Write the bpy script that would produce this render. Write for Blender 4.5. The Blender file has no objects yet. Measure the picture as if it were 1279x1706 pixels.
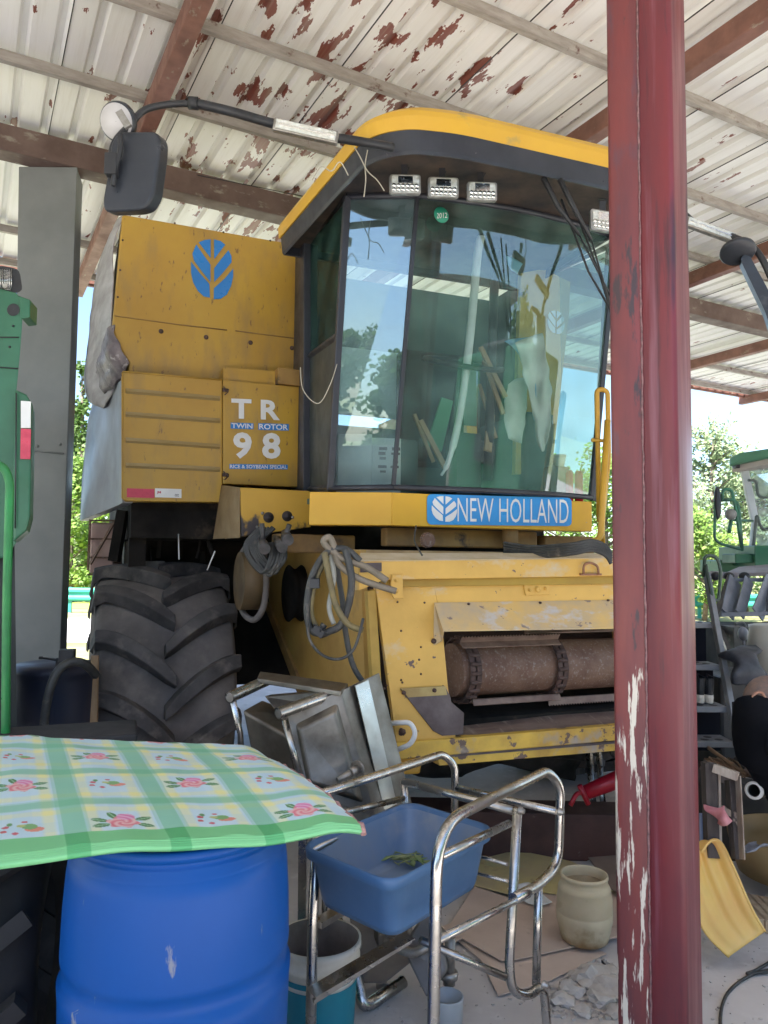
import bpy, bmesh, math, random
from mathutils import Vector as V, Matrix, noise as mnoise
random.seed(7)
S = bpy.context.scene
COL = S.collection
PI = math.pi
R_ = math.radians

# ------------------------------------------------------------------ camera
FPX, PW, PH = 1280.0, 1279.0, 1706.0
CAM = V((0, 0, 1.6))
TH, RO = R_(3.93), 0.0093
F0 = V((0, math.cos(TH), math.sin(TH))); R0 = V((1, 0, 0)); U0 = V((0, -math.sin(TH), math.cos(TH)))
CR = R0*math.cos(RO) + U0*math.sin(RO)
CU = U0*math.cos(RO) - R0*math.sin(RO)
cd = bpy.data.cameras.new('camera'); cam = bpy.data.objects.new('camera', cd); COL.objects.link(cam)
m = Matrix((CR, CU, -F0)).transposed().to_4x4(); m.translation = CAM
cam.matrix_world = m
cd.sensor_fit = 'VERTICAL'; cd.sensor_height = 24; cd.lens = 24*FPX/PH
cd.clip_start = .05; cd.clip_end = 2000
S.camera = cam

def ray(px, py):
    return F0 + CR*((px-PW/2)/FPX) - CU*((py-PH/2)/FPX)
def at(px, py, Y):
    d = ray(px, py); return CAM + d*(Y/d.y)
def onz(px, py, z):
    d = ray(px, py); return CAM + d*((z-CAM.z)/d.z)
# machine axes: u to the machine's left (picture right), v backwards
A = V((.927, .375, 0)).normalized(); B = V((-A.y, A.x, 0)); Z = V((0, 0, 1))
def W(u, v, w): return A*u + B*v + Z*w
def onv(px, py, v):
    d = ray(px, py); return CAM + d*((v-CAM.dot(B))/d.dot(B))
def onu(px, py, u):
    d = ray(px, py); return CAM + d*((u-CAM.dot(A))/d.dot(A))
# shed axes
P = V((.879, .477, 0)).normalized(); Q = V((-P.y, P.x, 0))
def SH(s, t, z): return P*s + Q*t + Z*z

# ------------------------------------------------------------------ materials
MATS = {}
def mat(name, c1, c2=None, scale=4, rough=.6, metal=0, spots=None, bump=0, bscale=40, stretch=(1,1,1),
        detail=6, clear=0, spec=.5, wear2=None, rot=0, rvar=.15, zspots=None, sub=0, uvar=None):
    """noise-mixed paint or metal; spots=(colour, threshold, scale, stretch[, softness])"""
    if name in MATS: return MATS[name]
    m = bpy.data.materials.new(name); m.use_nodes = True
    n = m.node_tree.nodes; L = m.node_tree.links
    b = n['Principled BSDF']
    tc = n.new('ShaderNodeTexCoord'); mp = n.new('ShaderNodeMapping')
    L.new(tc.outputs['Object'], mp.inputs['Vector']); mp.inputs['Scale'].default_value = stretch
    mp.inputs['Rotation'].default_value = (0, 0, rot)
    nz = n.new('ShaderNodeTexNoise'); nz.inputs['Scale'].default_value = scale; nz.inputs['Detail'].default_value = detail
    nz.inputs['Roughness'].default_value = .6
    L.new(mp.outputs[0], nz.inputs['Vector'])
    rp = n.new('ShaderNodeValToRGB'); L.new(nz.outputs['Fac'], rp.inputs['Fac'])
    if c2 is None: c2 = tuple(x*.75 for x in c1)
    rp.color_ramp.elements[0].position = .35; rp.color_ramp.elements[0].color = (*c2, 1)
    rp.color_ramp.elements[1].position = .65; rp.color_ramp.elements[1].color = (*c1, 1)
    out = rp.outputs['Color']
    rough_out = None
    for k, sp in enumerate([s for s in (spots, wear2, zspots) if s]):
        col, th, sc, st = sp[:4]; soft = sp[4] if len(sp) > 4 else .01
        mp2 = n.new('ShaderNodeMapping'); L.new(tc.outputs['Object'], mp2.inputs['Vector'])
        mp2.inputs['Scale'].default_value = st; mp2.inputs['Location'].default_value = (k*3.7, k*1.3, 2.1*k)
        n2 = n.new('ShaderNodeTexNoise'); n2.inputs['Scale'].default_value = sc; n2.inputs['Detail'].default_value = 5
        n2.inputs['Roughness'].default_value = .62
        L.new(mp2.outputs[0], n2.inputs['Vector'])
        mr = n.new('ShaderNodeMapRange'); mr.inputs['From Min'].default_value = th; mr.inputs['From Max'].default_value = th+soft
        L.new(n2.outputs['Fac'], mr.inputs['Value'])
        fac = mr.outputs['Result']
        if len(sp) > 5:   # limited in height: (z0, z1) linear fade
            z0, z1 = sp[5]
            sx = n.new('ShaderNodeSeparateXYZ'); L.new(tc.outputs['Object'], sx.inputs[0])
            mz = n.new('ShaderNodeMapRange'); mz.inputs['From Min'].default_value = z0; mz.inputs['From Max'].default_value = z1
            L.new(sx.outputs['Z'], mz.inputs['Value'])
            mu = n.new('ShaderNodeMath'); mu.operation = 'MULTIPLY_ADD'
            L.new(mz.outputs['Result'], mu.inputs[0]); mu.inputs[1].default_value = .35; L.new(n2.outputs['Fac'], mu.inputs[2])
            mr2 = n.new('ShaderNodeMapRange'); mr2.inputs['From Min'].default_value = th; mr2.inputs['From Max'].default_value = th+soft
            L.new(mu.outputs[0], mr2.inputs['Value']); fac = mr2.outputs['Result']
        mx = n.new('ShaderNodeMix'); mx.data_type = 'RGBA'
        L.new(fac, mx.inputs['Factor']); L.new(out, mx.inputs['A']); mx.inputs['B'].default_value = (*col, 1)
        out = mx.outputs['Result']
    L.new(out, b.inputs['Base Color'])
    b.inputs['Metallic'].default_value = metal
    b.inputs['Specular IOR Level'].default_value = spec
    b.inputs['Coat Weight'].default_value = clear; b.inputs['Coat Roughness'].default_value = .25
    if sub: b.inputs['Subsurface Weight'].default_value = sub; b.inputs['Subsurface Radius'].default_value = (.02,.01,.006)
    rr = n.new('ShaderNodeMapRange'); L.new(nz.outputs['Fac'], rr.inputs['Value'])
    rr.inputs['From Min'].default_value = .3; rr.inputs['From Max'].default_value = .7
    rr.inputs['To Min'].default_value = min(1, rough+rvar); rr.inputs['To Max'].default_value = max(.03, rough-rvar)
    L.new(rr.outputs[0], b.inputs['Roughness'])
    if bump:
        n3 = n.new('ShaderNodeTexNoise'); n3.inputs['Scale'].default_value = bscale; n3.inputs['Detail'].default_value = 5
        L.new(mp.outputs[0], n3.inputs['Vector'])
        bp = n.new('ShaderNodeBump'); bp.inputs['Strength'].default_value = bump; bp.inputs['Distance'].default_value = .01
        L.new(n3.outputs['Fac'], bp.inputs['Height']); L.new(bp.outputs[0], b.inputs['Normal'])
    MATS[name] = m; return m

def glass_mat(name, tint, refl=.22, rough=.01, haze=0.0, hazec=(.6,.7,.68), top=1.0, gtint=(.85,.93,.95)):
    m = bpy.data.materials.new(name); m.use_nodes = True
    n = m.node_tree.nodes; L = m.node_tree.links; n.remove(n['Principled BSDF'])
    out = n['Material Output']
    tr = n.new('ShaderNodeBsdfTransparent'); tr.inputs[0].default_value = (*tint, 1)
    gl = n.new('ShaderNodeBsdfGlossy'); gl.inputs['Roughness'].default_value = rough; gl.inputs[0].default_value = (*gtint,1)
    lw = n.new('ShaderNodeLayerWeight'); lw.inputs[0].default_value = .35
    mr = n.new('ShaderNodeMapRange'); L.new(lw.outputs['Fresnel'], mr.inputs['Value'])
    mr.inputs['To Min'].default_value = refl; mr.inputs['To Max'].default_value = top
    mx = n.new('ShaderNodeMixShader'); L.new(mr.outputs[0], mx.inputs[0]); L.new(tr.outputs[0], mx.inputs[1]); L.new(gl.outputs[0], mx.inputs[2])
    df = n.new('ShaderNodeBsdfDiffuse'); df.inputs[0].default_value = (*hazec, 1)
    nz = n.new('ShaderNodeTexNoise'); nz.inputs['Scale'].default_value = 5; nz.inputs['Detail'].default_value = 8
    tc = n.new('ShaderNodeTexCoord'); L.new(tc.outputs['Object'], nz.inputs['Vector'])
    mr2 = n.new('ShaderNodeMapRange'); L.new(nz.outputs['Fac'], mr2.inputs['Value'])
    mr2.inputs['From Min'].default_value = .35; mr2.inputs['From Max'].default_value = .8
    mr2.inputs['To Min'].default_value = haze*.4; mr2.inputs['To Max'].default_value = haze*2
    m2 = n.new('ShaderNodeMixShader'); L.new(mr2.outputs[0], m2.inputs[0]); L.new(mx.outputs[0], m2.inputs[1]); L.new(df.outputs[0], m2.inputs[2])
    L.new(m2.outputs[0], out.inputs['Surface'])
    MATS[name] = m; return m

def leaf_mat(name, c1, c2, back=.4):
    m = bpy.data.materials.new(name); m.use_nodes = True
    n = m.node_tree.nodes; L = m.node_tree.links; b = n['Principled BSDF']
    b.inputs['Roughness'].default_value = .55
    oi = n.new('ShaderNodeNewGeometry'); rp = n.new('ShaderNodeValToRGB')
    L.new(oi.outputs['Random Per Island'], rp.inputs[0])
    rp.color_ramp.elements[0].color = (*c1, 1); rp.color_ramp.elements[1].color = (*c2, 1)
    L.new(rp.outputs[0], b.inputs['Base Color'])
    t = n.new('ShaderNodeBsdfTranslucent'); L.new(rp.outputs[0], t.inputs[0])
    mx = n.new('ShaderNodeMixShader'); mx.inputs[0].default_value = back
    L.new(b.outputs[0], mx.inputs[1]); L.new(t.outputs[0], mx.inputs[2]); L.new(mx.outputs[0], n['Material Output'].inputs[0])
    return m

RUST = (.09,.035,.02); GREYW = (.17,.16,.16)
yellow   = mat('yellow_paint', (.60,.345,.035), (.50,.27,.028), 2.2, .42, spots=(GREYW,.70,7,(1,1,1)), bump=.05, bscale=15)
tankyel  = mat('tank_paint', (.50,.305,.04), (.42,.24,.04), 1.6, .45, spots=(RUST,.73,16,(1,1,1)), wear2=((.30,.19,.07),.50,3.5,(2,1,.6),.3), zspots=((.20,.11,.045),.64,24,(1.5,1,.5),.06), bump=.22, bscale=3.5)
header_y = mat('worn_yellow_paint', (.72,.44,.10), (.58,.35,.08), 2.5, .5, spots=((.13,.09,.085),.655,13,(1,1,1.2),.015), wear2=((.55,.47,.34),.60,4,(1,1,1.5),.15), bump=.12, bscale=25)
flap_y   = mat('flaking_yellow_paint', (.64,.43,.15), (.45,.36,.24), 6, .5, spots=((.22,.17,.15),.63,12,(1,1,1.6),.02), wear2=((.5,.48,.47),.56,5,(1,1,2),.1), bump=.12, bscale=25)
lip_y    = mat('lip_paint', (.72,.47,.06), (.46,.28,.06), 5, .5, spots=((.14,.09,.07),.60,8,(1,1,1),.02), wear2=((.35,.3,.25),.58,3,(1,1,1),.08), bump=.12, bscale=25)
plat_y   = mat('greased_yellow', (.58,.34,.035), (.50,.28,.03), 2.2, .45, spots=((.045,.035,.035),.86,5,(1,1,.6),.06,(1.99,1.83)))
dark_y   = mat('dusty_ochre', (.36,.21,.06), (.20,.12,.05), 4, .7, spots=((.05,.04,.035),.6,5,(1,1,1),.1), bump=.1)
black    = mat('black_metal', (.03,.031,.035), (.018,.018,.02), 6, .5, spots=((.16,.14,.12),.66,12,(1,1,1),.1))
blackcab = mat('cab_visor_plastic', (.038,.041,.052), (.024,.026,.034), 5, .42, spots=((.16,.15,.14),.68,30,(1,3,1),.05))
deepdark = mat('grimy_chassis', (.03,.026,.022), (.012,.011,.01), 3, .85, spec=.15, spots=((.12,.09,.06),.6,4,(1,1,1),.2), bump=.2)
rubber   = mat('dusty_rubber', (.19,.17,.16), (.11,.10,.095), 3.2, .9, spec=.2, spots=((.28,.245,.215),.50,5,(1,1,1),.35), bump=.25, bscale=35)
rubber2  = mat('lug_rubber', (.105,.097,.094), (.05,.047,.048), 5, .75, spec=.25, spots=((.24,.21,.185),.53,7,(1,1,1),.3), bump=.15, bscale=50)
hoser    = mat('hose_rubber', (.05,.052,.05), (.03,.03,.03), 8, .55, spots=((.2,.17,.13),.58,12,(1,1,1),.2))
hosey    = mat('muddy_hose', (.20,.155,.06), (.10,.085,.05), 8, .6)
rusty    = mat('dusty_rusty_steel', (.21,.125,.085), (.12,.062,.042), 5, .65, spots=((.30,.26,.23),.55,70,(1,1,1),.2), bump=.3, bscale=90)
rustdk   = mat('dark_rusty_steel', (.09,.05,.04), (.04,.025,.022), 9, .7, bump=.3, bscale=50)
rustplate= mat('worn_floor_plate', (.24,.17,.135), (.13,.085,.07), 3, .55, spots=((.36,.30,.24),.58,5,(4,1,1),.15), bump=.12, stretch=(1,3,1))
gusset   = mat('bare_grey_steel', (.13,.105,.11), (.075,.055,.055), 6, .6, spots=((.5,.3,.07),.70,7,(1,1,1),.02), bump=.15)
chrome   = mat('stainless_tube', (.54,.53,.51), (.36,.345,.32), 12, .28, metal=1, rvar=.1, spots=((.25,.2,.16),.68,18,(1,1,1),.1))
sinkst   = mat('brushed_stainless', (.27,.25,.22), (.13,.115,.095), 4, .5, metal=1, rvar=.14, spots=((.16,.13,.10),.60,6,(1,1,1),.25), bump=.06, bscale=8)
zinc     = mat('zinc_fitting', (.42,.40,.37), (.25,.23,.20), 20, .45, metal=.8)
purl     = mat('purlin_steel', (.40,.365,.33), (.28,.25,.22), 6, .6, spots=((.12,.05,.035),.60,7,(1,1,1),.08), stretch=(1,4,4))
beamm    = mat('brown_beam_paint', (.17,.115,.10), (.11,.07,.06), 4, .6, spots=((.28,.25,.21),.60,6,(1,2,2),.1))
rafm     = mat('red_oxide_rafter', (.25,.115,.09), (.16,.075,.06), 5, .6, spots=((.30,.25,.20),.62,6,(2,1,2),.08), bump=.08)
colm     = mat('grey_primer', (.25,.265,.27), (.19,.205,.21), 1.6, .5, spots=((.2,.2,.2),.62,3,(1,1,.5),.3), bump=.03)
whitep   = mat('white_sticker', (.78,.79,.78), (.70,.70,.69), 8, .45)
redref   = mat('red_reflective', (.62,.05,.10), (.5,.035,.08), 30, .4)
bluest   = mat('blue_sticker', (.025,.22,.62), (.02,.18,.52), 6, .35)
signblue = mat('sign_blue', (.05,.32,.72), (.035,.26,.62), 6, .35)
greenp   = mat('green_machine_paint', (.032,.15,.075), (.022,.105,.055), 2.5, .4, spots=((.02,.03,.03),.66,3,(1,1,1),.1))
greenpipe= mat('green_pipe_paint', (.03,.28,.07), (.03,.2,.06), 8, .4, spots=((.4,.5,.4),.70,8,(1,1,1),.05))
tarp     = mat('grey_canvas', (.42,.40,.41), (.29,.27,.28), 6, .7, bump=.4, bscale=12, stretch=(1,.5,2))
shieldm  = mat('weathered_grey_sheet', (.30,.31,.33), (.22,.22,.24), 1.5, .45, spots=((.4,.36,.3),.64,3,(1,1,1),.2), bump=.04, bscale=6)
concrete = mat('concrete_floor', (.60,.565,.54), (.50,.465,.44), 1.1, .8, spots=((.30,.265,.24),.56,2.3,(1,1,1),.22), wear2=((.66,.63,.6),.55,9,(1,1,1),.2), bump=.25, bscale=22)
card     = mat('cardboard', (.62,.49,.40), (.52,.40,.32), 3, .85, spots=((.22,.17,.13),.64,4,(1,1,1),.15), bump=.1)
wood     = mat('raw_timber', (.45,.30,.17), (.28,.18,.10), 3, .75, stretch=(6,6,.8), bump=.2)
oldwood  = mat('weathered_wood', (.085,.07,.065), (.045,.036,.033), 5, .8, stretch=(5,5,.7), spots=((.4,.33,.27),.66,9,(1,1,.4),.03), bump=.3)
palewood = mat('pale_worn_wood', (.42,.36,.30), (.26,.20,.16), 6, .8, stretch=(5,5,.7), bump=.2)
barrelb  = mat('blue_drum_plastic', (.0015,.08,.35), (.0015,.068,.30), 1.3, .42, spec=.3, spots=((.015,.085,.25),.56,2.6,(1,1,.35),.25), wear2=((.22,.24,.30),.665,16,(1,2.2,.35),.05), zspots=((.10,.085,.07),.70,5,(1,1,.5),.15), bump=.03, bscale=20, rvar=.08)
tubb     = mat('blue_tub_plastic', (.075,.17,.335), (.06,.14,.28), 2, .42, spots=((.35,.36,.36),.63,4,(1,1,1),.3), bump=.04)
tubin    = mat('dusty_blue_plastic', (.12,.22,.39), (.20,.25,.33), 3, .55, spots=((.38,.37,.36),.55,3,(1,1,1),.3))
darkdrum = mat('dark_blue_drum', (.012,.017,.045), (.02,.024,.04), 2, .5, spots=((.1,.11,.12),.63,2.5,(1,1,1),.3))
bucketw  = mat('dirty_white_plastic', (.80,.78,.72), (.62,.58,.50), 4, .5, spots=((.10,.07,.05),.63,7,(1,1,1),.05))
bucketin = mat('mortar_stained_inside', (.34,.29,.26), (.20,.16,.14), 6, .75, spots=((.55,.5,.42),.60,5,(1,1,1),.1), bump=.2)
teal     = mat('teal_label', (.01,.25,.33), (.015,.2,.28), 6, .45, spots=((.5,.45,.38),.72,8,(1,1,1),.02))
keg      = mat('milky_keg_plastic', (.62,.54,.38), (.50,.42,.27), 3, .5, spots=((.25,.17,.07),.62,6,(1,1,1),.2), zspots=((.30,.20,.09),.66,5,(1,1,1),.2,(.12,.0)), sub=.15)
redtool  = mat('red_tool_paint', (.45,.012,.03), (.32,.01,.02), 6, .35)
redbeam  = mat('red_brown_beam', (.10,.045,.035), (.06,.03,.025), 4, .65, spots=((.2,.17,.15),.66,8,(1,1,1),.05), bump=.1)
scoopm   = mat('yellow_scoop_plastic', (.82,.58,.17), (.80,.48,.15), 3, .38, spots=((.65,.34,.12),.56,3,(1,1,1),.25), sub=.15)
pinkc    = mat('pink_cloth', (.60,.28,.30), (.45,.14,.16), 9, .85)
skin     = mat('skin', (.42,.215,.14), (.36,.17,.11), 14, .5, sub=.12)
scalp    = mat('cropped_hair', (.13,.10,.09), (.22,.14,.11), 60, .7)
shirt    = mat('black_shirt', (.010,.011,.015), (.007,.008,.011), 5, .9, spec=.1, bump=.2, bscale=14)
jacket   = mat('dark_jacket', (.04,.045,.06), (.02,.022,.03), 8, .6, bump=.4, bscale=12)
greyst   = mat('grey_step_paint', (.20,.21,.225), (.13,.135,.145), 5, .5)
ivory    = mat('ivory_paint', (.50,.49,.44), (.40,.39,.35), 3, .45)
pipegrey = mat('grey_green_sheet', (.33,.34,.29), (.26,.27,.23), 2, .55)
brownb   = mat('brown_box', (.36,.19,.09), (.28,.14,.07), 3, .75)
basket   = mat('tan_basin', (.33,.23,.10), (.24,.16,.07), 3, .6)
boxc     = mat('white_carton', (.62,.63,.60), (.54,.55,.52), 3, .7)
sheetw   = mat('white_sheeting', (.72,.72,.68), (.55,.55,.50), 4, .6, bump=.2, bscale=8)
sheetb   = mat('light_blue_sheeting', (.25,.50,.72), (.18,.4,.6), 4, .6)
cabgrey  = mat('cab_lining', (.10,.17,.16), (.07,.12,.115), 3, .7)
seatm    = mat('seat_fabric', (.03,.035,.035), (.02,.02,.02), 8, .8)
winlight  = mat('window_light_teal', (.80,.97,.92), (.72,.92,.86), 2, .6)
silver   = mat('lamp_reflector', (.85,.86,.84), (.6,.6,.58), 60, .18, metal=1)
lensm    = mat('lamp_lens', (.80,.80,.74), (.55,.55,.48), 45, .16, metal=.35, bump=.5, bscale=70)
mirrorb  = mat('mirror_housing', (.035,.04,.05), (.022,.025,.032), 4, .38, spots=((.12,.12,.12),.65,6,(1,1,1),.2))
mirrorw  = mat('mirror_backing', (.62,.60,.60), (.55,.53,.53), 6, .5)
leafg    = mat('cut_leaf_green', (.14,.22,.06), (.3,.32,.16), 30, .6)
canm     = mat('faded_pink_plastic', (.62,.43,.38), (.5,.33,.29), 3, .6)
guard    = mat('green_guard_rail', (.04,.34,.26), (.03,.28,.22), 2, .5)
glass_f  = glass_mat('windscreen_glass', (.84,.95,.92), .12, .015, .11, (.30,.56,.50), .7)
glass_c  = glass_mat('corner_glass', (.66,.82,.82), .22, .014, .17, (.34,.52,.56), .8, (.68,.82,.92))
glass_s  = glass_mat('door_glass', (.35,.52,.48), .05, .08, .16, (.10,.22,.19), .07)
glass_r  = glass_mat('far_cab_glass', (.75,.85,.85), .25, .02, .25, (.8,.84,.85))

# roof sheets: off-white with flaked red-brown patches following the ribs
def roof_mat():
    m = mat('flaking_roof_sheet', (.86,.86,.84), (.76,.755,.73), .9, .42, stretch=(3,.35,1), metal=0, rvar=.1)
    n = m.node_tree.nodes; L = m.node_tree.links; b = n['Principled BSDF']
    src = b.inputs['Base Color'].links[0].from_socket
    tc = n.new('ShaderNodeTexCoord')
    def noise(scale, st, loc, det=5, rough=.6):
        mp = n.new('ShaderNodeMapping'); L.new(tc.outputs['Object'], mp.inputs[0]); mp.inputs['Scale'].default_value = st; mp.inputs['Location'].default_value = loc
        z = n.new('ShaderNodeTexNoise'); z.inputs['Scale'].default_value = scale; z.inputs['Detail'].default_value = det; z.inputs['Roughness'].default_value = rough
        L.new(mp.outputs[0], z.inputs['Vector']); return z.outputs['Fac']
    a = noise(3.6, (1.9,.62,1), (0,0,0)); c = noise(.55, (1,.6,1), (5.2,1.4,0), 2)
    # more flaking in the band over the cab and the tank
    sx = n.new('ShaderNodeSeparateXYZ'); L.new(tc.outputs['Object'], sx.inputs[0])
    def bandf(src, c0, w):
        s1 = n.new('ShaderNodeMath'); s1.operation = 'SUBTRACT'; L.new(src, s1.inputs[0]); s1.inputs[1].default_value = c0
        s2 = n.new('ShaderNodeMath'); s2.operation = 'ABSOLUTE'; L.new(s1.outputs[0], s2.inputs[0])
        s3 = n.new('ShaderNodeMapRange'); s3.inputs['From Min'].default_value = w; s3.inputs['From Max'].default_value = w*.25
        L.new(s2.outputs[0], s3.inputs['Value']); return s3.outputs[0]
    bx = bandf(sx.outputs['X'], 2.35, 1.7)
    k = n.new('ShaderNodeMath'); k.operation = 'MULTIPLY_ADD'; L.new(bx, k.inputs[0]); k.inputs[1].default_value = .10
    k2 = n.new('ShaderNodeMath'); k2.operation = 'MULTIPLY_ADD'; L.new(c, k2.inputs[0]); k2.inputs[1].default_value = .18; L.new(a, k2.inputs[2])
    L.new(k2.outputs[0], k.inputs[2])
    mr = n.new('ShaderNodeMapRange'); mr.inputs['From Min'].default_value = .748; mr.inputs['From Max'].default_value = .756
    L.new(k.outputs[0], mr.inputs['Value'])
    mx = n.new('ShaderNodeMix'); mx.data_type = 'RGBA'; L.new(mr.outputs[0], mx.inputs['Factor']); L.new(src, mx.inputs['A']); mx.inputs['B'].default_value = (.20,.05,.033,1)
    # long water streaks along the ribs
    d = noise(3.0, (6,.25,1), (1,7,0), 6, .7)
    m3 = n.new('ShaderNodeMapRange'); m3.inputs['From Min'].default_value = .5; m3.inputs['From Max'].default_value = .8; m3.inputs['To Max'].default_value = .4
    L.new(d, m3.inputs['Value'])
    my = n.new('ShaderNodeMix'); my.data_type = 'RGBA'; L.new(m3.outputs[0], my.inputs['Factor']); L.new(mx.outputs['Result'], my.inputs['A']); my.inputs['B'].default_value = (.50,.46,.38,1)
    L.new(my.outputs['Result'], b.inputs['Base Color'])
    return m
roofm = roof_mat()

# ------------------------------------------------------------------ mesh builder
class MB:
    def __init__(s): s.v = []; s.f = []; s.sm = []
    def add(s, vs, fs, smooth=False):
        o = len(s.v); s.v += [V(x) for x in vs]
        for f in fs: s.f.append([i+o for i in f]); s.sm.append(smooth)
        return s
    def prism(s, pts, ext):
        n = len(pts); ext = V(ext)
        vs = [V(p) for p in pts] + [V(p)+ext for p in pts]
        fs = [list(range(n)), list(range(2*n-1, n-1, -1))] + [[i, (i+1) % n, n+(i+1) % n, n+i] for i in range(n)]
        return s.add(vs, fs)
    def box(s, o, a, b, c):   # corner and three edge vectors
        return s.prism([V(o), V(o)+V(a), V(o)+V(a)+V(b), V(o)+V(b)], c)
    def cbox(s, c, sx, sy, sz, X=V((1,0,0)), Y=V((0,1,0)), Zz=V((0,0,1))):
        c = V(c); return s.box(c-X*sx/2-Y*sy/2-Zz*sz/2, X*sx, Y*sy, Zz*sz)
    def bar(s, p, q, w, h, up=Z):
        p = V(p); q = V(q); d = (q-p).normalized(); x = d.cross(up).normalized(); y = x.cross(d)
        return s.box(p-x*w/2-y*h/2, x*w, y*h, q-p)
    def tube(s, path, r, n=10, closed=False, cap=True, inner=None):
        path = [V(p) for p in path]; m = len(path)
        rs = r if isinstance(r, (list, tuple)) else [r]*m
        vs = []; ref = None
        for i, p in enumerate(path):
            if closed: d = path[(i+1) % m]-path[i-1]
            else: d = path[min(i+1, m-1)]-path[max(i-1, 0)]
            d.normalize()
            if ref is None: ref = d.orthogonal().normalized()
            ref = (ref - d*ref.dot(d)).normalized(); y = d.cross(ref)
            vs += [p + (ref*math.cos(2*PI*k/n)+y*math.sin(2*PI*k/n))*rs[i] for k in range(n)]
        fs = []
        for i in range(m if closed else m-1):
            j = (i+1) % m
            fs += [[i*n+k, i*n+(k+1) % n, j*n+(k+1) % n, j*n+k] for k in range(n)]
        s.add(vs, fs, True)
        if cap and not closed:
            o = len(s.v)-len(vs)
            s.f.append([o+k for k in range(n)][::-1]); s.sm.append(False)
            s.f.append([o+(m-1)*n+k for k in range(n)]); s.sm.append(False)
        return s
    def lathe(s, prof, o, ax=Z, n=40, smooth=True, cap=False, squash=None):
        ax = V(ax).normalized(); x = ax.orthogonal().normalized(); y = ax.cross(x); o = V(o)
        vs = []
        for (r, h) in prof:
            vs += [o + ax*h + (x*math.cos(2*PI*k/n)+y*math.sin(2*PI*k/n))*r for k in range(n)]
        fs = []
        for i in range(len(prof)-1):
            fs += [[i*n+k, i*n+(k+1) % n, (i+1)*n+(k+1) % n, (i+1)*n+k] for k in range(n)]
        b = len(s.v); s.add(vs, fs, smooth)
        if cap:
            s.f.append([b+k for k in range(n)][::-1]); s.sm.append(False)
            s.f.append([b+(len(prof)-1)*n+k for k in range(n)]); s.sm.append(False)
        return s
    def grid(s, fn, nu, nv, smooth=True):
        vs = [V(fn(i/nu, j/nv)) for j in range(nv+1) for i in range(nu+1)]
        fs = [[j*(nu+1)+i, j*(nu+1)+i+1, (j+1)*(nu+1)+i+1, (j+1)*(nu+1)+i] for j in range(nv) for i in range(nu)]
        return s.add(vs, fs, smooth)
    def ball(s, c, rx, ry=None, rz=None, n=14, rot=None):
        ry = ry or rx; rz = rz or rx; c = V(c); vs = []; fs = []
        for j in range(n//2+1):
            th = PI*j/(n//2)
            for i in range(n):
                ph = 2*PI*i/n; p = V((rx*math.sin(th)*math.cos(ph), ry*math.sin(th)*math.sin(ph), rz*math.cos(th)))
                if rot is not None: p = rot @ p
                vs.append(c+p)
        for j in range(n//2):
            for i in range(n): fs.append([j*n+i, j*n+(i+1) % n, (j+1)*n+(i+1) % n, (j+1)*n+i])
        return s.add(vs, fs, True)

def fillet(pts, r, k=5, closed=False):
    pts = [V(p) for p in pts]; n = len(pts); out = []
    for i, p in enumerate(pts):
        if not closed and i in (0, n-1): out.append(p); continue
        a = pts[i-1]-p; b = pts[(i+1) % n]-p
        rr = min(r, a.length*.48, b.length*.48)
        a = p+a.normalized()*rr; b = p+b.normalized()*rr
        for j in range(k+1):
            t = j/k; out.append(a*(1-t)**2 + p*2*t*(1-t) + b*t*t)
    return out
def spline(pts, k=8, closed=False):
    pts = [V(p) for p in pts]; n = len(pts); out = []
    for i in range(n if closed else n-1):
        if closed: p0, p1, p2, p3 = pts[i-1], pts[i], pts[(i+1) % n], pts[(i+2) % n]
        else: p0, p1, p2, p3 = pts[max(i-1, 0)], pts[i], pts[i+1], pts[min(i+2, n-1)]
        for j in range(k):
            t = j/k
            out.append(.5*((2*p1)+(p2-p0)*t+(2*p0-5*p1+4*p2-p3)*t*t+(3*p1-p0-3*p2+p3)*t**3))
    if not closed: out.append(pts[-1])
    return out

def root_of(o):
    while o.parent: o = o.parent
    return o
def build(name, mb, material, parent=None, bevel=0, loc=None, rotz=0, solid=0, seg=2, recalc=True):
    """link the collected shapes as ONE mesh object; vertices are given in world space"""
    me = bpy.data.meshes.new(name)
    o = bpy.data.objects.new(name, me); COL.objects.link(o)
    if parent:
        r = root_of(parent); M = Matrix.Translation(r.location) @ Matrix.Rotation(r.rotation_euler.z, 4, 'Z')
        o.parent = parent
    else:
        if loc is None:
            c = sum(mb.v, V())/len(mb.v); loc = V((c.x, c.y, min(p.z for p in mb.v)))
        o.location = loc; o.rotation_euler = (0, 0, rotz)
        M = Matrix.Translation(loc) @ Matrix.Rotation(rotz, 4, 'Z')
    Mi = M.inverted()
    me.from_pydata([Mi @ p for p in mb.v], [], mb.f)
    me.polygons.foreach_set('use_smooth', mb.sm)
    if recalc:
        bm = bmesh.new(); bm.from_mesh(me); bmesh.ops.recalc_face_normals(bm, faces=bm.faces); bm.to_mesh(me); bm.free()
    me.materials.append(material)
    if solid:
        md = o.modifiers.new('s', 'SOLIDIFY'); md.thickness = solid; md.offset = 0
    if bevel:
        md = o.modifiers.new('b', 'BEVEL'); md.width = bevel; md.segments = seg; md.limit_method = 'ANGLE'; md.angle_limit = R_(40)
        md.harden_normals = False
    return o
def thing(name, label, cat, loc, rotz=0, group=None):
    o = bpy.data.objects.new(name, None); COL.objects.link(o); o.location = loc; o.rotation_euler = (0, 0, rotz)
    o.empty_display_size = .1
    o['label'] = label; o['category'] = cat
    if group: o['group'] = group
    return o
def tag(o, label, cat, group=None):
    o['label'] = label; o['category'] = cat
    if group: o['group'] = group
    return o
def kind(o, k): o['kind'] = k; return o

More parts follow.
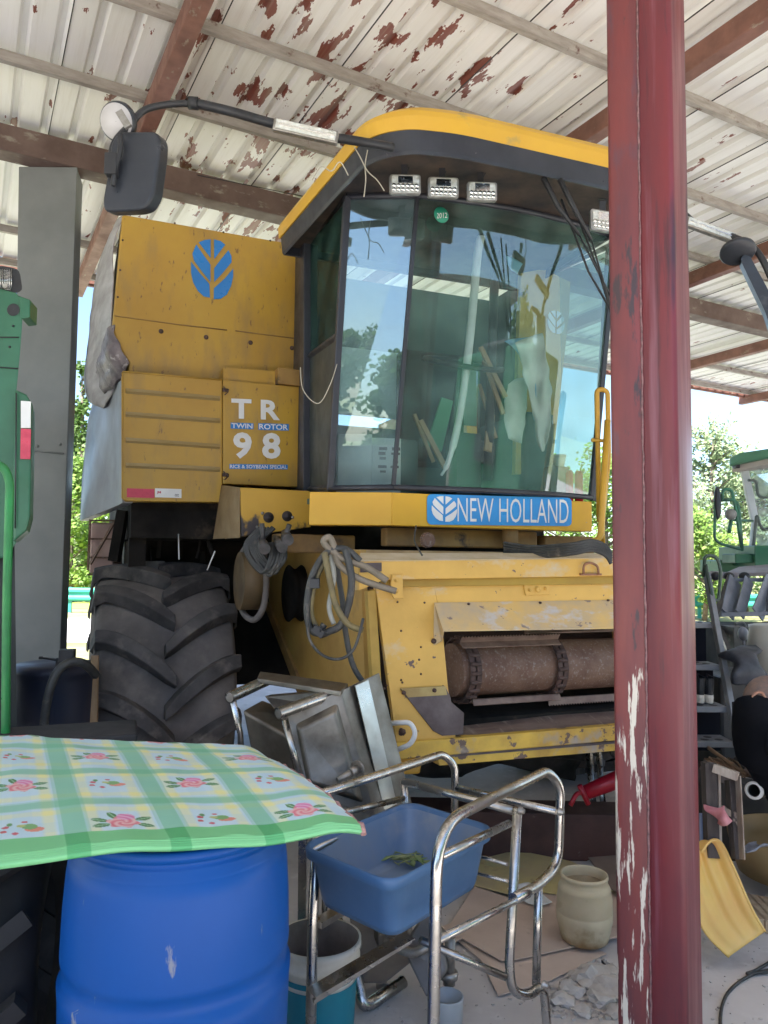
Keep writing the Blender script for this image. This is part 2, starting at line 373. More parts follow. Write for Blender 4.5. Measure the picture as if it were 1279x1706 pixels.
def text_mesh(name, body, quad, material, parent, lift=V((0,0,0)), thick=.001, bold=0.0):
    """lettering stretched to the quad TL,TR,BR,BL"""
    cu = bpy.data.curves.new(name, 'FONT'); cu.body = body; cu.extrude = 0; cu.offset = bold; cu.resolution_u = 3
    to = bpy.data.objects.new(name, cu); COL.objects.link(to)
    dg = bpy.context.evaluated_depsgraph_get(); dg.update()
    me = bpy.data.meshes.new_from_object(to.evaluated_get(dg))
    COL.objects.unlink(to); bpy.data.objects.remove(to)
    xs = [v.co.x for v in me.vertices]; ys = [v.co.y for v in me.vertices]
    x0, x1, y0, y1 = min(xs), max(xs), min(ys), max(ys)
    TL, TR, BR, BL = [V(q) for q in quad]
    mb = MB(); pts = []
    for v in me.vertices:
        s = (v.co.x-x0)/(x1-x0); t = (v.co.y-y0)/(y1-y0)
        pts.append((BL*(1-s)+BR*s)*(1-t) + (TL*(1-s)+TR*s)*t + lift)
    mb.add(pts, [list(p.vertices) for p in me.polygons])
    return build(name, mb, material, parent)
LEAF = [[(.18,.05),(.32,.01),(.46,0),(.46,.31)], [(.54,0),(.70,.03),(.81,.09),(.545,.33)],
        [(.12,.085),(.28,.25),(.455,.42),(.455,.71),(.27,.55),(.07,.36),(.03,.24)],
        [(.885,.18),(.70,.34),(.545,.48),(.545,.71),(.75,.56),(.965,.38),(.96,.28)],
        [(0,.37),(.2,.56),(.43,.745),(.445,.97),(.30,.95),(.16,.86),(.05,.72),(0,.56)],
        [(1,.49),(.8,.65),(.54,.815),(.535,.995),(.70,.99),(.85,.92),(.95,.78),(1,.62)]]
def emblem(name, quad, material, parent, lift):
    TL, TR, BR, BL = [V(q) for q in quad]; mb = MB()
    for poly in LEAF:
        pts = [(TL*(1-x)+TR*x)*(1-y)+(BL*(1-x)+BR*x)*y for x, y in poly]
        mb.prism(pts, lift)
    return build(name, mb, material, parent)

# ------------------------------------------------------------------ setting
def sheet(name, pts, z, material, rotz=0):
    mb = MB(); mb.add([V((p[0], p[1], z)) for p in pts], [list(range(len(pts)))])
    return kind(build(name, mb, material, loc=(0,0,z), rotz=rotz), 'structure')
earth = mat('dry_earth_and_grass', (.30,.27,.14), (.16,.19,.06), .6, .9, spots=((.36,.32,.24),.58,.5,(1,1,1),.2), bump=.3, bscale=6)
sheet('ground', [(-300,-200),(300,-200),(300,500),(-300,500)], -.012, earth)
def gridsheet(name, quad, z, material, n=60, amp=.006):
    TL, TR, BR, BL = [V(q) for q in quad]; mb = MB()
    mb.grid(lambda s, t: ((BL*(1-s)+BR*s)*(1-t)+(TL*(1-s)+TR*s)*t) + Z*(z), 2, 2)
    return kind(build(name, mb, material, loc=(0,0,z)), 'structure')
q = [SH(-22,12,0), SH(26,12,0), SH(26,-24,0), SH(-22,-24,0)]
gridsheet('concrete_floor', q, 0, concrete)
road = mat('pale_concrete_road', (.50,.49,.49), (.43,.42,.42), 1, .8)
sheet('road', [(-80,15.5),(80,15.5),(80,22),(-80,22)], -.004, road)
field = mat('yellow_crop_field', (.42,.42,.08), (.25,.33,.06), .5, .9)
sheet('crop_field', [(-150,26.5),(150,26.5),(150,44),(-150,44)], -.002, field)

# world + sun
w = bpy.data.worlds.new('World'); S.world = w; w.use_nodes = True
nt = w.node_tree; bg = nt.nodes['Background']; sky = nt.nodes.new('ShaderNodeTexSky')
SUN_EL, SUN_AZ = R_(58), R_(205)       # azimuth measured clockwise from +Y
sky.sky_type = 'NISHITA'; sky.sun_disc = False; sky.sun_elevation = SUN_EL; sky.sun_rotation = SUN_AZ
sky.air_density = 1.0; sky.dust_density = .7; sky.ozone_density = 2.5
nt.links.new(sky.outputs[0], bg.inputs[0]); bg.inputs[1].default_value = .08
sl = bpy.data.lights.new('sun', 'SUN'); sl.energy = 5.0; sl.angle = R_(.6); sl.color = (1, .95, .88)
so = bpy.data.objects.new('sun', sl); COL.objects.link(so)
sd = V((math.sin(SUN_AZ)*math.cos(SUN_EL), math.cos(SUN_AZ)*math.cos(SUN_EL), math.sin(SUN_EL)))
so.rotation_euler = sd.to_track_quat('Z', 'Y').to_euler(); so.location = sd*50
S.view_settings.view_transform = 'Standard'; S.view_settings.look = 'None'; S.view_settings.gamma = 1
S.view_settings.exposure = 2.35
S.cycles.max_bounces = 10; S.cycles.diffuse_bounces = 5; S.cycles.transparent_max_bounces = 12
S.cycles.caustics_reflective = False; S.cycles.caustics_refractive = False
S.cycles.use_denoising = True

# ------------------------------------------------------------------ shed
ANG = math.atan2(P.y, P.x)
ZR = 5.0
shed = thing('shed_roof', 'ribbed off-white sheet roof with flaking red-brown patches over the harvester', 'roof', SH(0,0,0), ANG)
mb = MB()
pitch, s0, s1, t0, t1 = .21, -13.0, 19.0, -1.9, 9.5
prof = []
s = s0
kk = 0
while s < s1:
    lap = .004 if kk % 4 == 0 else 0
    prof += [(s, 0), (s+.135, 0), (s+.155, .030), (s+.19, .030)]
    if lap: prof[-4] = (s, -.004)
    s += pitch; kk += 1
vs = []
for t in (t0, 1, 4, 7, t1):
    vs += [SH(a, t, ZR+b) for a, b in prof]
n = len(prof)
mb.add(vs, [[j*n+i, j*n+i+1, (j+1)*n+i+1, (j+1)*n+i] for j in range(4) for i in range(n-1)])
build('roof_sheet', mb, roofm, shed, solid=.003)
mb = MB()   # dark lap joints every fourth rib
s = s0; 
while s < s1:
    mb.box(SH(s-.003, t0+.01, ZR-.010), P*.006, Q*(t1-t0-.02), Z*.006); s += pitch*4
build('lap_seam', mb, black, shed)
for t in (-1.75,-1.3,-.4,.6,1.6,2.6,3.62,4.58,5.52,6.5,8.47,9.42):
    mb = MB()
    z = ZR-.006
    mb.box(SH(s0,t-.03,z-.016), P*(s1-s0), Q*.045, Z*.004)
    mb.box(SH(s0,t-.03,z-.085), P*(s1-s0), Q*.004, Z*.069)
    mb.box(SH(s0,t-.026,z-.085), P*(s1-s0), Q*.04, Z*.004)
    build('purlin', mb, purl, shed)
for s in (-10.9,-7.9,-4.9,-1.93,1.05,3.98,7.05,10.1,13.1,16.1):
    mb = MB(); mb.box(SH(s-.055,t0+.05,ZR-.235), P*.11, Q*(t1-t0+.12), Z*.145)
    build('rafter', mb, rafm, shed, bevel=.008)
mb = MB()
mb.box(SH(s0,5.95,4.52), P*(s1-s0), Q*.16, Z*.018); mb.box(SH(s0,5.95,4.70), P*(s1-s0), Q*.16, Z*.018); mb.box(SH(s0,6.025,4.538), P*(s1-s0), Q*.014, Z*.162)
mb.box(SH(s0,5.94,4.522), P*(s1-s0), Q*.008, Z*.19)
build('main_beam', mb, beamm, shed)
for s in (-1.62,-1.45,-1.20,):
    mb = MB(); mb.box(SH(s,5.94,4.721), P*.012, Q*.10, Z*.10); mb.box(SH(s-.05,5.94,4.721), P*.1, Q*.012, Z*.085); build('beam_stub', mb, beamm, shed)
mb = MB(); mb.bar(SH(s0,9.56,ZR-.06), SH(s1,9.56,ZR-.06), .05, .12); build('eave_trim', mb, rafm, shed)
# bracing wire
mb = MB(); mb.tube(spline([SH(-2.2,6.3,4.72), SH(0,6.2,4.66), SH(1.2,6.0,4.70), SH(3.2,5.6,4.6)]), .004, 5)
build('tie_wire', mb, black, shed)

# grey tapered column
colY = 5.5
mb = MB()
tl, tr, br, bl = at(31,268,colY), at(128,282,colY), at(99,1120,colY), at(18,1120,colY)
def dn(p, q_, z):   # follow p->q down to z
    return p + (q_-p)*((z-p.z)/(q_.z-p.z))
bl2, br2 = dn(tl, bl, 0), dn(tr, br, 0)
tl2, tr2 = dn(tl, bl, 4.517), dn(tr, br, 4.517)
bk = V((-.06,.26,0))
mb.add([tl2,tr2,br2,bl2]+[p+bk for p in (tl2,tr2,br2,bl2)], [[0,1,2,3],[7,6,5,4],[0,4,5,1],[1,5,6,2],[2,6,7,3],[3,7,4,0]])
c = build('steel_column', mb, colm, bevel=.006)
k = MB(); k.tube([at(30,748,5.49), at(106,756,5.49)], .006, 6)
for x, y in ((40,740),(62,743),(100,740)): k.lathe([(.012,0),(.010,.006),(.001,.007)], at(x,y,5.495), V((0,-1,0)), 8)
build('weld_seam', k, colm, c)
tag(c, 'wide grey tapering steel column between the green machine and the tyre', 'column')
# --------- red post: two channels welded toe to toe
POSTY = 2.46
pc = at(1074, 941, POSTY); pc = V((pc.x, pc.y, 0))
fn = V((-.57,-.82,0)).normalized(); fx = V((-fn.y, fn.x, 0)); 
if fx.x < 0: fx = -fx
def post_half(sgn, name, material):
    mb = MB(); r = .017; hw = .108
    prof = []
    # starts at the seam on the front face, out to the corner, back along the side, to the rear seam
    prof += [(0.0012*sgn, .003), (0.006*sgn, .0)]
    for k in range(7):
        a = PI/2*k/6; prof.append(((hw-r+r*math.sin(a))*sgn, r-r*math.cos(a)))
    for k in range(7):
        a = PI/2*k/6; prof.append(((hw-r+r*math.cos(a))*sgn, .2-r+r*math.sin(a)))
    prof += [(.006*sgn, .2), (.0012*sgn, .197)]
    n = len(prof); zs = (0, 1.0, 2.0, 3.0, 4.0, ZR-.27)
    vs = [pc + fx*x - fn*y + Z*z for z in zs for x, y in prof]
    mb.add(vs, [[j*n+i, j*n+i+1, (j+1)*n+i+1, (j+1)*n+i] for j in range(len(zs)-1) for i in range(n-1)], True)
    return build(name, mb, material, post)
post = thing('red_post', 'thick dark red steel post with white paint scraped along its lower left face', 'post', pc, math.atan2(fx.y, fx.x))
postl = mat('scraped_red_paint', (.19,.034,.031), (.11,.03,.036), 3, .45, stretch=(3,3,.5),
            spots=((.62,.58,.50),.885,13,(2.6,2.6,.28),.03,(1.52,1.25)), wear2=((.085,.05,.07),.53,4,(2,2,.5),.12), zspots=((.05,.03,.035),.60,8,(1.8,1.8,.4),.05), bump=.08, bscale=30)
postr = mat('faded_red_paint', (.175,.022,.028), (.10,.02,.03), 2.5, .42, stretch=(3,3,.35), spots=((.045,.018,.026),.56,5,(2.5,2.5,.2),.12), wear2=((.24,.10,.13),.56,4,(4,4,.18),.2), bump=.06, bscale=30)
post_half(-1, 'left_channel', postl); post_half(1, 'right_channel', postr)
mb = MB(); zz = [i*.02 for i in range(236)]
mb.tube([pc + fn*.000 + fx*random.uniform(-.0015,.0015) + Z*z for z in zz], [random.uniform(.0025,.0042) for _ in zz], 6)
build('weld_bead', mb, mat('weld', (.28,.15,.15), (.12,.07,.07), 40, .6), post)

# ------------------------------------------------------------------ combine harvester
CX = W(2.1, 5.2, 0)
H = thing('combine_harvester', 'large yellow combine harvester with glass cab, parked under the shed roof', 'combine harvester', CX, math.atan2(A.y, A.x))
def vpoly(pxs, v, depth, mb=None):
    mb = mb or MB(); mb.prism([onv(x, y, v) for x, y in pxs], B*depth); return mb
VT = 4.92   # tank front
# grain tank
tank = vpoly([(203,360),(206,357),(500,408),(512,640),(500,655),(213,640),(214,604),(204,588),(192,566),(186,548),(188,528)], VT, 2.6)
tk = build('grain_tank', tank, tankyel, H, bevel=.012)
# fold seam and dimples across the tank face
mb = MB(); mb.tube([onv(x, y, VT-.002) for x, y in [(190,526),(300,541),(378,550)]], .004, 6); mb.tube([onv(x, y, VT-.002) for x, y in [(392,551),(500,565)]], .004, 6)
build('fold_seam', mb, dark_y, tk)
mb = MB()
for x, y in [(268,552),(343,562),(417,571),(486,580)]:
    mb.lathe([(.016,0),(.014,.008),(.004,.010),(.001,.010)], onv(x, y, VT+.002), -B, 12)
for x, y in [(291,372),(372,387),(204,400),(200,450),(450,401),(196,495)]:
    mb.lathe([(.007,0),(.006,.005),(.001,.006)], onv(x, y, VT+.001), -B, 8)
build('rivet', mb, rustdk, tk)
Lf = -B*.004
emblem('leaf_emblem', [onv(318,399,VT-.003), onv(388,399,VT-.003), onv(388,499,VT-.003), onv(318,499,VT-.003)], bluest, tk, -B*.003)
# canvas bulging on the left side of the tank
rows = [[(206,359,4.66),(190,400,4.66),(188,470,4.66),(186,530,4.68),(188,560,4.7),(205,590,4.72),(213,610,4.74)],
        [(200,362,4.8),(184,395,4.8),(176,460,4.8),(172,520,4.82),(176,570,4.8),(196,605,4.8),(208,622,4.8)],
        [(194,368,5.1),(172,420,5.2),(160,475,5.25),(155,540,5.3),(152,600,5.25),(170,640,5.1),(190,650,5.0)],
        [(188,385,5.6),(165,440,5.7),(154,500,5.75),(147,570,5.8),(141,635,5.8),(150,668,5.6),(172,680,5.3)],
        [(185,395,6.6),(166,445,6.8),(156,500,6.9),(149,570,7.0),(144,635,6.9),(152,662,6.8),(170,668,6.7)]]
G = [[at(*c) for c in r] for r in rows]
def loft(G, wr=0, seed=0):
    nr, nc = len(G), len(G[0])
    rows2 = [spline(r, 5) for r in G]; cols = []
    for j in range(len(rows2[0])): cols.append(spline([rows2[i][j] for i in range(nr)], 5))
    def f(s, t):
        j = min(int(round(s*(len(cols)-1))), len(cols)-1); i = min(int(round(t*(len(cols[0])-1))), len(cols[0])-1)
        p = cols[j][i]; k = wr*mnoise.noise(V((p.x*9+seed, p.y*5, p.z*12)))
        return p + V((-1,-.3,.2))*k
    mb = MB(); mb.grid(f, len(cols)-1, len(cols[0])-1); return mb
build('side_canvas', loft(G, .008), tarp, H, solid=.006)
# crumpled plastic at the fold
mb = MB()
cc = [at(200,560,4.66), at(210,585,4.68), at(213,608,4.7)]
G2 = [[at(188,540,4.6),at(190,562,4.6),at(206,582,4.62),at(216,606,4.66)], [at(180,550,4.66),at(182,580,4.62),at(196,604,4.64),at(210,620,4.68)], [at(170,580,4.85),at(172,612,4.8),at(184,632,4.78),at(198,640,4.78)],[at(158,620,5.1),at(162,640,5.05),at(172,655,5.0),at(184,655,5.0)]]
build('crumpled_plastic', loft(G2, .045, 3), mat('crumpled_grey_plastic', (.24,.20,.21), (.12,.10,.11), 12, .5, spots=((.6,.56,.55),.62,22,(1,1,1),.1), bump=.6, bscale=25), H, solid=.005)
# lower left side shield
VP_ = 4.72
mb = MB()
f1, f2 = onv(204,632,VP_+.05), onv(203,838,VP_+.05)
sh = [f1, f2, at(196,842,4.75), at(133,868,5.75), at(136,800,5.85), at(146,700,5.95), at(158,655,5.9), at(190,640,5.0)]
mb.prism(sh, V((.06,.01,0)))
build('side_shield', mb, shieldm, H, bevel=.004)
mb = MB(); mb.box(W(.32,4.86,1.75), A*1.5, B*3.0, Z*.5); build('side_frame', mb, deepdark, H)
# engine side: ribbed panel and lettered door
mb = vpoly([(203,622),(209,617),(370,632),(370,837),(209,835),(203,829)], VP_, .10)
rp = build('ribbed_panel', mb, tankyel, H, bevel=.006)
mb = MB()
for a, b_ in (((209,651),(366,664)), ((209,690),(366,701)), ((209,733),(366,744)), ((209,775),(366,782)), ):
    p, q_ = onv(a[0],a[1],VP_), onv(b_[0],b_[1],VP_)
    mb.add([p-Z*.016, q_-Z*.016, q_-Z*.004-B*.014, p-Z*.004-B*.014, q_+Z*.016, p+Z*.016], [[0,1,2,3],[3,2,4,5]])
build('pressed_rib', mb, mat('rib_edge', (.36,.27,.13), (.30,.20,.06), 3, .5), rp)
mb = MB(); mb.tube([onv(x,y,VP_-.002) for x, y in [(204,620),(204,830),(210,834)]], .006, 6); mb.tube([onv(x,y,VP_-.002) for x, y in [(204,619),(370,633)]], .005, 6)
build('panel_rim', mb, tankyel, rp)
mb = vpoly([(371,633),(504,645),(505,812),(371,806)], VP_-.006, .10)
dr = build('lettered_door', mb, tankyel, H, bevel=.005)
mb = vpoly([(372,612),(500,622),(506,645),(372,634)], VP_+.05, .12); build('door_top_ledge', mb, tankyel, H)
mb = vpoly([(463,612),(499,616),(500,643),(463,638)], VP_-.03, .12); build('hinge_box', mb, dark_y, H, bevel=.004)
VD = VP_-.008
def vq(x0, y0, x1, y1, v, sk=0.03): return [onv(x0,y0,v), onv(x1,y0+(x1-x0)*sk,v), onv(x1,y1+(x1-x0)*sk,v), onv(x0,y1,v)]
text_mesh('lettering', 'T R', vq(385,664,466,697,VD,.04), whitep, dr, -B*.003, bold=.035)
text_mesh('lettering', '9 8', vq(388,720,467,764,VD,.02), whitep, dr, -B*.003, bold=.035)
for (x0,y0,x1,y1,wd) in ((384,704,422,714,'TWIN'),(430,705,481,716,'ROTOR')):
    k = MB(); k.prism(vq(x0,y0,x1,y1,VD-.001), -B*.001); build('blue_backing', k, bluest, dr)
    text_mesh('lettering', wd, vq(x0+1.5,y0+1,x1-1.5,y1-1,VD-.004), whitep, dr, V(), bold=.02)
k = MB(); k.prism(vq(382,773,479,781,VD-.001,.012), -B*.001); build('blue_backing', k, bluest, dr)
text_mesh('lettering', 'RICE & SOYBEAN SPECIAL', vq(383,774,478,780,VD-.004,.012), whitep, dr, V(), bold=.02)
for x, y in ((375,650),(375,791)):
    k = MB(); k.cbox(onv(x,y,VD-.006), .035, .012, .02, A, B); k.lathe([(.008,0),(.007,.012),(.001,.013)], onv(x+4,y,VD-.008), -B, 8); k.tube([onv(x-3,y-6,VD-.02),onv(x+5,y+3,VD-.02),onv(x-1,y+8,VD-.02)],.004,5)
    build('latch', k, rustdk, dr)
for x0, x1, mt in ((211,257,redref),(258,302,whitep)):
    k = MB(); k.prism(vq(x0,813.5,x1,828.5,VP_-.002,.03), -B*.002); build('reflective_strip', k, mt, rp)
text_mesh('strip_print', 'JM', vq(261,818,268,823,VP_-.006), redref, rp, V(), bold=.03)
text_mesh('strip_print', 'CCC', vq(291,823,298,827,VP_-.006), black, rp, V(), bold=.03)

# platform box left of the cab
k = MB(); V1 = 4.22
k.prism([onv(400,812,V1), onv(516,818,V1), onv(518,878,V1), onv(402,894,V1)], B*.5)
build('platform', k, plat_y, H, bevel=.004)
k = MB(); k.add([onv(400,812,V1)-A*.003, onv(400,896,V1)-A*.003, onv(355,898,V1+.5), onv(369,808,V1+.5)], [[0,1,2,3]]); build('platform_side', k, mat('side_dusty', (.30,.22,.12),(.2,.13,.06),4,.7), H, solid=.004)
for x, y in ((447,862),(478,860)):
    k = MB(); k.lathe([(.030,0),(.030,.004),(.012,.006),(.012,.012),(.001,.013)], onv(x,y,V1-.001), -B, 16); build('bolt_plate', k, mat('greasy_black', (.05,.04,.04),(.03,.025,.025),10,.6), H)
for x, y in ((437,855),(487,862),(428,878)):
    k = MB(); k.lathe([(.009,0),(.008,.007),(.001,.008)], onv(x,y,V1-.001), -B, 8); build('bolt', k, zinc, H)

# ---- cab
YB, YT = 4.0, 3.86
WLb, WLt = at(655,812,YB), at(695,326,YT)
vb = WLb.dot(B); vt = WLt.dot(B)
WRb, WRt = onv(985,828,vb), onv(1024,372,vt)
COb, COt = at(549,806,4.03), at(578,333,3.86)     # outer edge of the corner pane
SDb, SDt = at(514,815,4.62), at(514,400,4.55)     # rear edge of the door
WRb = V((WRb.x, WRb.y, WLb.z)); zt = WLt.z
WRt = V((WRt.x, WRt.y, zt)); COt.z = zt-.01; COb.z = WLb.z-.005
um = (WLb.dot(A)+WRb.dot(A))/2
def mir(p):   # mirror about the cab centre plane
    return p - A*(2*(p.dot(A)-um)+.17)
Rr = [mir(COb), mir(COt), mir(SDb), mir(SDt)]
def pane(name, q4, mt, inset=.015):
    k = MB(); c = sum(q4, V())/4; k.add([p+(c-p)*inset for p in q4], [[0,1,2,3]])
    o = build(name, k, mt, H); return o
# front glass, gently curved across
k = MB()
def wf(s, t):
    p = (WLb*(1-s)+WRb*s)*(1-t)+(WLt*(1-s)+WRt*s)*t
    return p - B*(.07*math.sin(PI*s)) 
k.grid(wf, 16, 6); build('windscreen', k, glass_f, H)
pane('corner_pane', [COb, WLb, WLt, COt], glass_c)
pane('corner_pane', [Rr[0], WRb, WRt, Rr[1]], glass_f)
midL_b = SDb + (SDt-SDb)*.53; midC_b = COb+(COt-COb)*.53
pane('door_pane', [midL_b, midC_b, COt, SDt], glass_s, .06)
k = MB(); q4 = [SDb, COb, midC_b, midL_b]; c = sum(q4, V())/4; k.prism([p+(c-p)*.03 for p in q4], B*.02); build('door_panel', k, mat('door_dark', (.045,.06,.06),(.03,.04,.045),3,.45), H)
pane('side_pane', [Rr[0], Rr[2], Rr[3], Rr[1]], glass_s)
def frame(*segs, r=.020, name='cab_frame', mt=blackcab):
    k = MB()
    for p, q_, w_, h_ in segs: k.bar(p, q_, w_, h_, up=B)
    return build(name, k, mt, H, bevel=.004)
e = .012
frame((COb, COt, .035,.035)); frame((WLb+Z*e, WLt, .022,.022)); frame((WRb, WRt, .03,.03)); frame((Rr[0], Rr[1], .03,.03))
frame((SDb-Z*.05, SDt+Z*.1, .09,.09)); frame((Rr[2], Rr[3], .07,.07))
frame((SDb, COb, .03,.03), (midL_b, midC_b, .03,.035))
k = MB()
k.tube([wf(i/16,0) for i in range(17)], .016, 6); k.tube([COb, WLb], .016, 6); build('sill_seal', k, blackcab, H)
k = MB(); k.tube([wf(i/16,1) for i in range(17)], .018, 6); k.tube([COt, WLt], .018, 6); build('top_seal', k, blackcab, H)
# yellow base beam with the sign
ub = WLb + V((-.002,-.01,0))
zb1, zb0 = at(653,821,3.99).z, at(653,876,3.99).z
c0 = at(653,850,3.96); cL = at(515,850,3.98); cR = onv(986,850,c0.dot(B))
def bm_seg(p, q_, off=B*.1):
    k = MB(); p = V((p.x,p.y,zb0)); q_ = V((q_.x,q_.y,zb0)); k.prism([p, q_, q_+Z*(zb1-zb0), p+Z*(zb1-zb0)], off); return k
cb = build('cab_base', bm_seg(c0, cR), mat('bright_yellow_paint', (.70,.40,.025), (.62,.34,.025), 2, .38, spots=((.35,.3,.24),.70,9,(1,1,1),.02)), H, bevel=.004)
build('cab_base_corner', bm_seg(cL, c0+V((-.001,0,0)), V((.0,.1,0))), MATS['bright_yellow_paint'], H, bevel=.004)
k = MB(); z_ = zb1-.004; pl = [cL+B*.03+A*.10, c0+B*.01, cR+B*.01, cR+B*1.2, cL+B*.9+A*.1]
k.prism([V((p.x,p.y,z_-.03)) for p in pl], Z*.03); build('cab_floor', k, cabgrey, H)
vs_ = c0.dot(B)
# sign plate
k = MB(); Q4 = [onv(711,823,vs_-.004), onv(952,829.5,vs_-.004), onv(952,876.5,vs_-.004), onv(711,874,vs_-.004)]
pts = fillet(Q4, .03, 4, True); k.prism(pts, -B*.002); sg = build('name_plate', k, signblue, H)
text_mesh('lettering', 'NEW HOLLAND', [onv(762,829,vs_-.008), onv(947,832,vs_-.008), onv(947,872,vs_-.008), onv(762,869,vs_-.008)], whitep, sg, V(), bold=-.004)
emblem('leaf_emblem', [onv(719,826,vs_-.008), onv(761,827,vs_-.008), onv(761,870,vs_-.008), onv(719,869,vs_-.008)], whitep, sg, -B*.001)
# roof cap and visor
zc = 3.66
tops = [onz(463,378,zc), onz(598,212,zc), onz(632,195,zc), onz(680,187,zc), onz(760,195,zc), onz(1015,255,zc)]
lastp = tops[-1]; tops += [lastp+A*.22, lastp+A*.34+B*.08, lastp+A*.40+B*.25, lastp+A*.42+B*1.45]
base = [V((p.x,p.y,zc)) for p in tops]
cen = sum(base, V())/len(base)
rb = base[:1] + fillet(base, .22, 6)[1:]
def ring(pts, z, k): return [V((cen.x+(p.x-cen.x)*k, cen.y+(p.y-cen.y)*k, z)) for p in pts]
def stack(rings, top=True, bot=True):
    k = MB(); n = len(rings[0]); vs = [p for r in rings for p in r]
    fs = [[j*n+i, j*n+(i+1) % n, (j+1)*n+(i+1) % n, (j+1)*n+i] for j in range(len(rings)-1) for i in range(n)]
    k.add(vs, fs, False)
    if top: k.add(rings[-1], [list(range(n))])
    if bot: k.add(rings[0], [list(range(n))[::-1]])
    return k
rf = build('cab_roof', stack([ring(rb,zc-.075,.995), ring(rb,zc-.01,1.0), ring(rb,zc+.02,.985), ring(rb,zc+.05,.93)]), mat('roof_cap_yellow', (.74,.44,.05), (.64,.36,.04), 1.5, .4, spots=((.4,.3,.12),.66,4,(1,1,1),.1)), H)
build('roof_visor', stack([ring(rb,zc-.185,.962), ring(rb,zc-.17,.97), ring(rb,zc-.076,.98)], bot=False), blackcab, H, solid=.012)
k = MB(); pts = ring(rb, zc-.135, .955); k.prism(pts, Z*.014); build('roof_underside', k, mat('soffit', (.10,.07,.05),(.03,.028,.03),4,.7), H)
# seal the gap between roof and glass
k = MB(); seq = [SDt, COt, WLt] + [wf(i/8,1) for i in range(1,8)] + [WRt, Rr[1], Rr[3]]
for a, b_ in zip(seq[:-1], seq[1:]): k.add([a, b_, V((b_.x,b_.y,zc-.125)), V((a.x,a.y,zc-.125))], [[0,1,2,3]])
build('header_strip', k, black, H, solid=.01)
# rear wall of the cab with a window
bl_, br_ = SDb+B*.35+A*.02, Rr[2]+B*.35
zf = zb1
k = MB(); hh = zc-.13
L_ = V((bl_.x,bl_.y,zf)); R2 = V((br_.x,br_.y,zf))
k.box(L_, R2-L_, B*.04, Z*.55); k.box(L_+Z*1.05, R2-L_, B*.04, Z*(hh-zf-1.05)); k.box(L_+Z*.55, (R2-L_)*.12, B*.04, Z*.5); k.box(L_+(R2-L_)*.88+Z*.55, (R2-L_)*.12, B*.04, Z*.5)
build('rear_wall', k, cabgrey, H)
k = MB(); k.box(L_+(R2-L_)*.06+Z*.62-B*.012, (R2-L_)*.8, B*.01, Z*.46); build('rear_window', k, winlight, H)  # opaque panel; the bright view through the window is its pale colour
k = MB(); k.box(SDb+A*.03, B*.36, A*.03, Z*1.5); k.box(Rr[2]-A*.03, B*.36, -A*.03, Z*1.5); build('cab_side_wall', k, blackcab, H)
k = MB(); k.box(SDb-A*.0+B*.05-Z*.1, A*.2, B*.35, Z*1.75); build('cab_pillar', k, blackcab, H)
# interior parts: seat, console, wheel
sc_ = W(um+.05, 4.45, zf)
k = MB(); k.cbox(sc_+Z*.35, .5,.48,.14, A, B); k.cbox(sc_+Z*.72+B*.22, .48,.12,.7, A, B); build('seat', k, seatm, H, bevel=.04, seg=3)
k = MB(); cwh = onv(772,606,4.02); 
tl_ = (B*-.35+Z*.94).normalized(); x_ = A; y_ = tl_.cross(x_)
k.tube([cwh + (x_*math.cos(2*PI*i/32)+y_*math.sin(2*PI*i/32))*.235 for i in range(32)], .016, 8, closed=True)
k.tube([cwh-x_*.19, cwh, cwh+x_*.19], .012, 6); k.tube([cwh, cwh-tl_*.6], .03, 10)
k.cbox(V((cwh.x,cwh.y,zf+.2)), .16,.14,.4, A, B)
build('steering_wheel', k, black, H)
k = MB(); k.cbox(W(um+.55,4.4,zf+.3), .22,.6,.6, A, B); k.cbox(W(um-.35,4.5,zf+.2), .3,.4,.4, A, B); build('console', k, cabgrey, H, bevel=.02)
k = MB()
k.tube(spline([onv(x,y,3.86) for x,y in [(802,392),(795,430),(783,560),(766,690),(748,765),(735,792)]]), [.024]*20+[.021]*10+[.015]*6+[.008]*5, 8)
build('reflection_strip', k, whitep, H)  # white strip added for a bright curved reflection in the windscreen
k = MB(); k.tube([onv(828,340,4.0), onv(812,800,4.0)], .028, 8)
build('interior_post', k, black, H)
# stickers and wipers
k = MB(); c_ = at(735,358,3.83); k.lathe([(.001,0),(.042,.0),(.042,.001),(.001,.001)], c_, -B, 28); st = build('round_sticker', k, mat('green_sticker', (.02,.32,.20),(.02,.25,.16),8,.5), H)
text_mesh('lettering', '2012', [at(727,355,3.82), at(745,354,3.82), at(745,363,3.82), at(727,364,3.82)], whitep, st, V(), bold=.01)
for pth in ([(905,296),(930,345),(965,392),(1018,495)], [(932,298),(958,350),(985,400),(1020,520)]):
    k = MB(); ps = [at(x,y,3.60+.03*i) for i, (x,y) in enumerate(pth)]
    k.tube(ps[:3], [.014,.012,.008], 6); k.tube(ps[2:], .005, 5)
    pb = [at(x,y,3.72) for x, y in [(pth[2][0]-30,pth[2][1]-60),(pth[2][0]+15,pth[2][1]+60),(pth[3][0]+10,pth[3][1]+40)]]
    k.tube(pb, .006, 5); build('wiper', k, black, H)
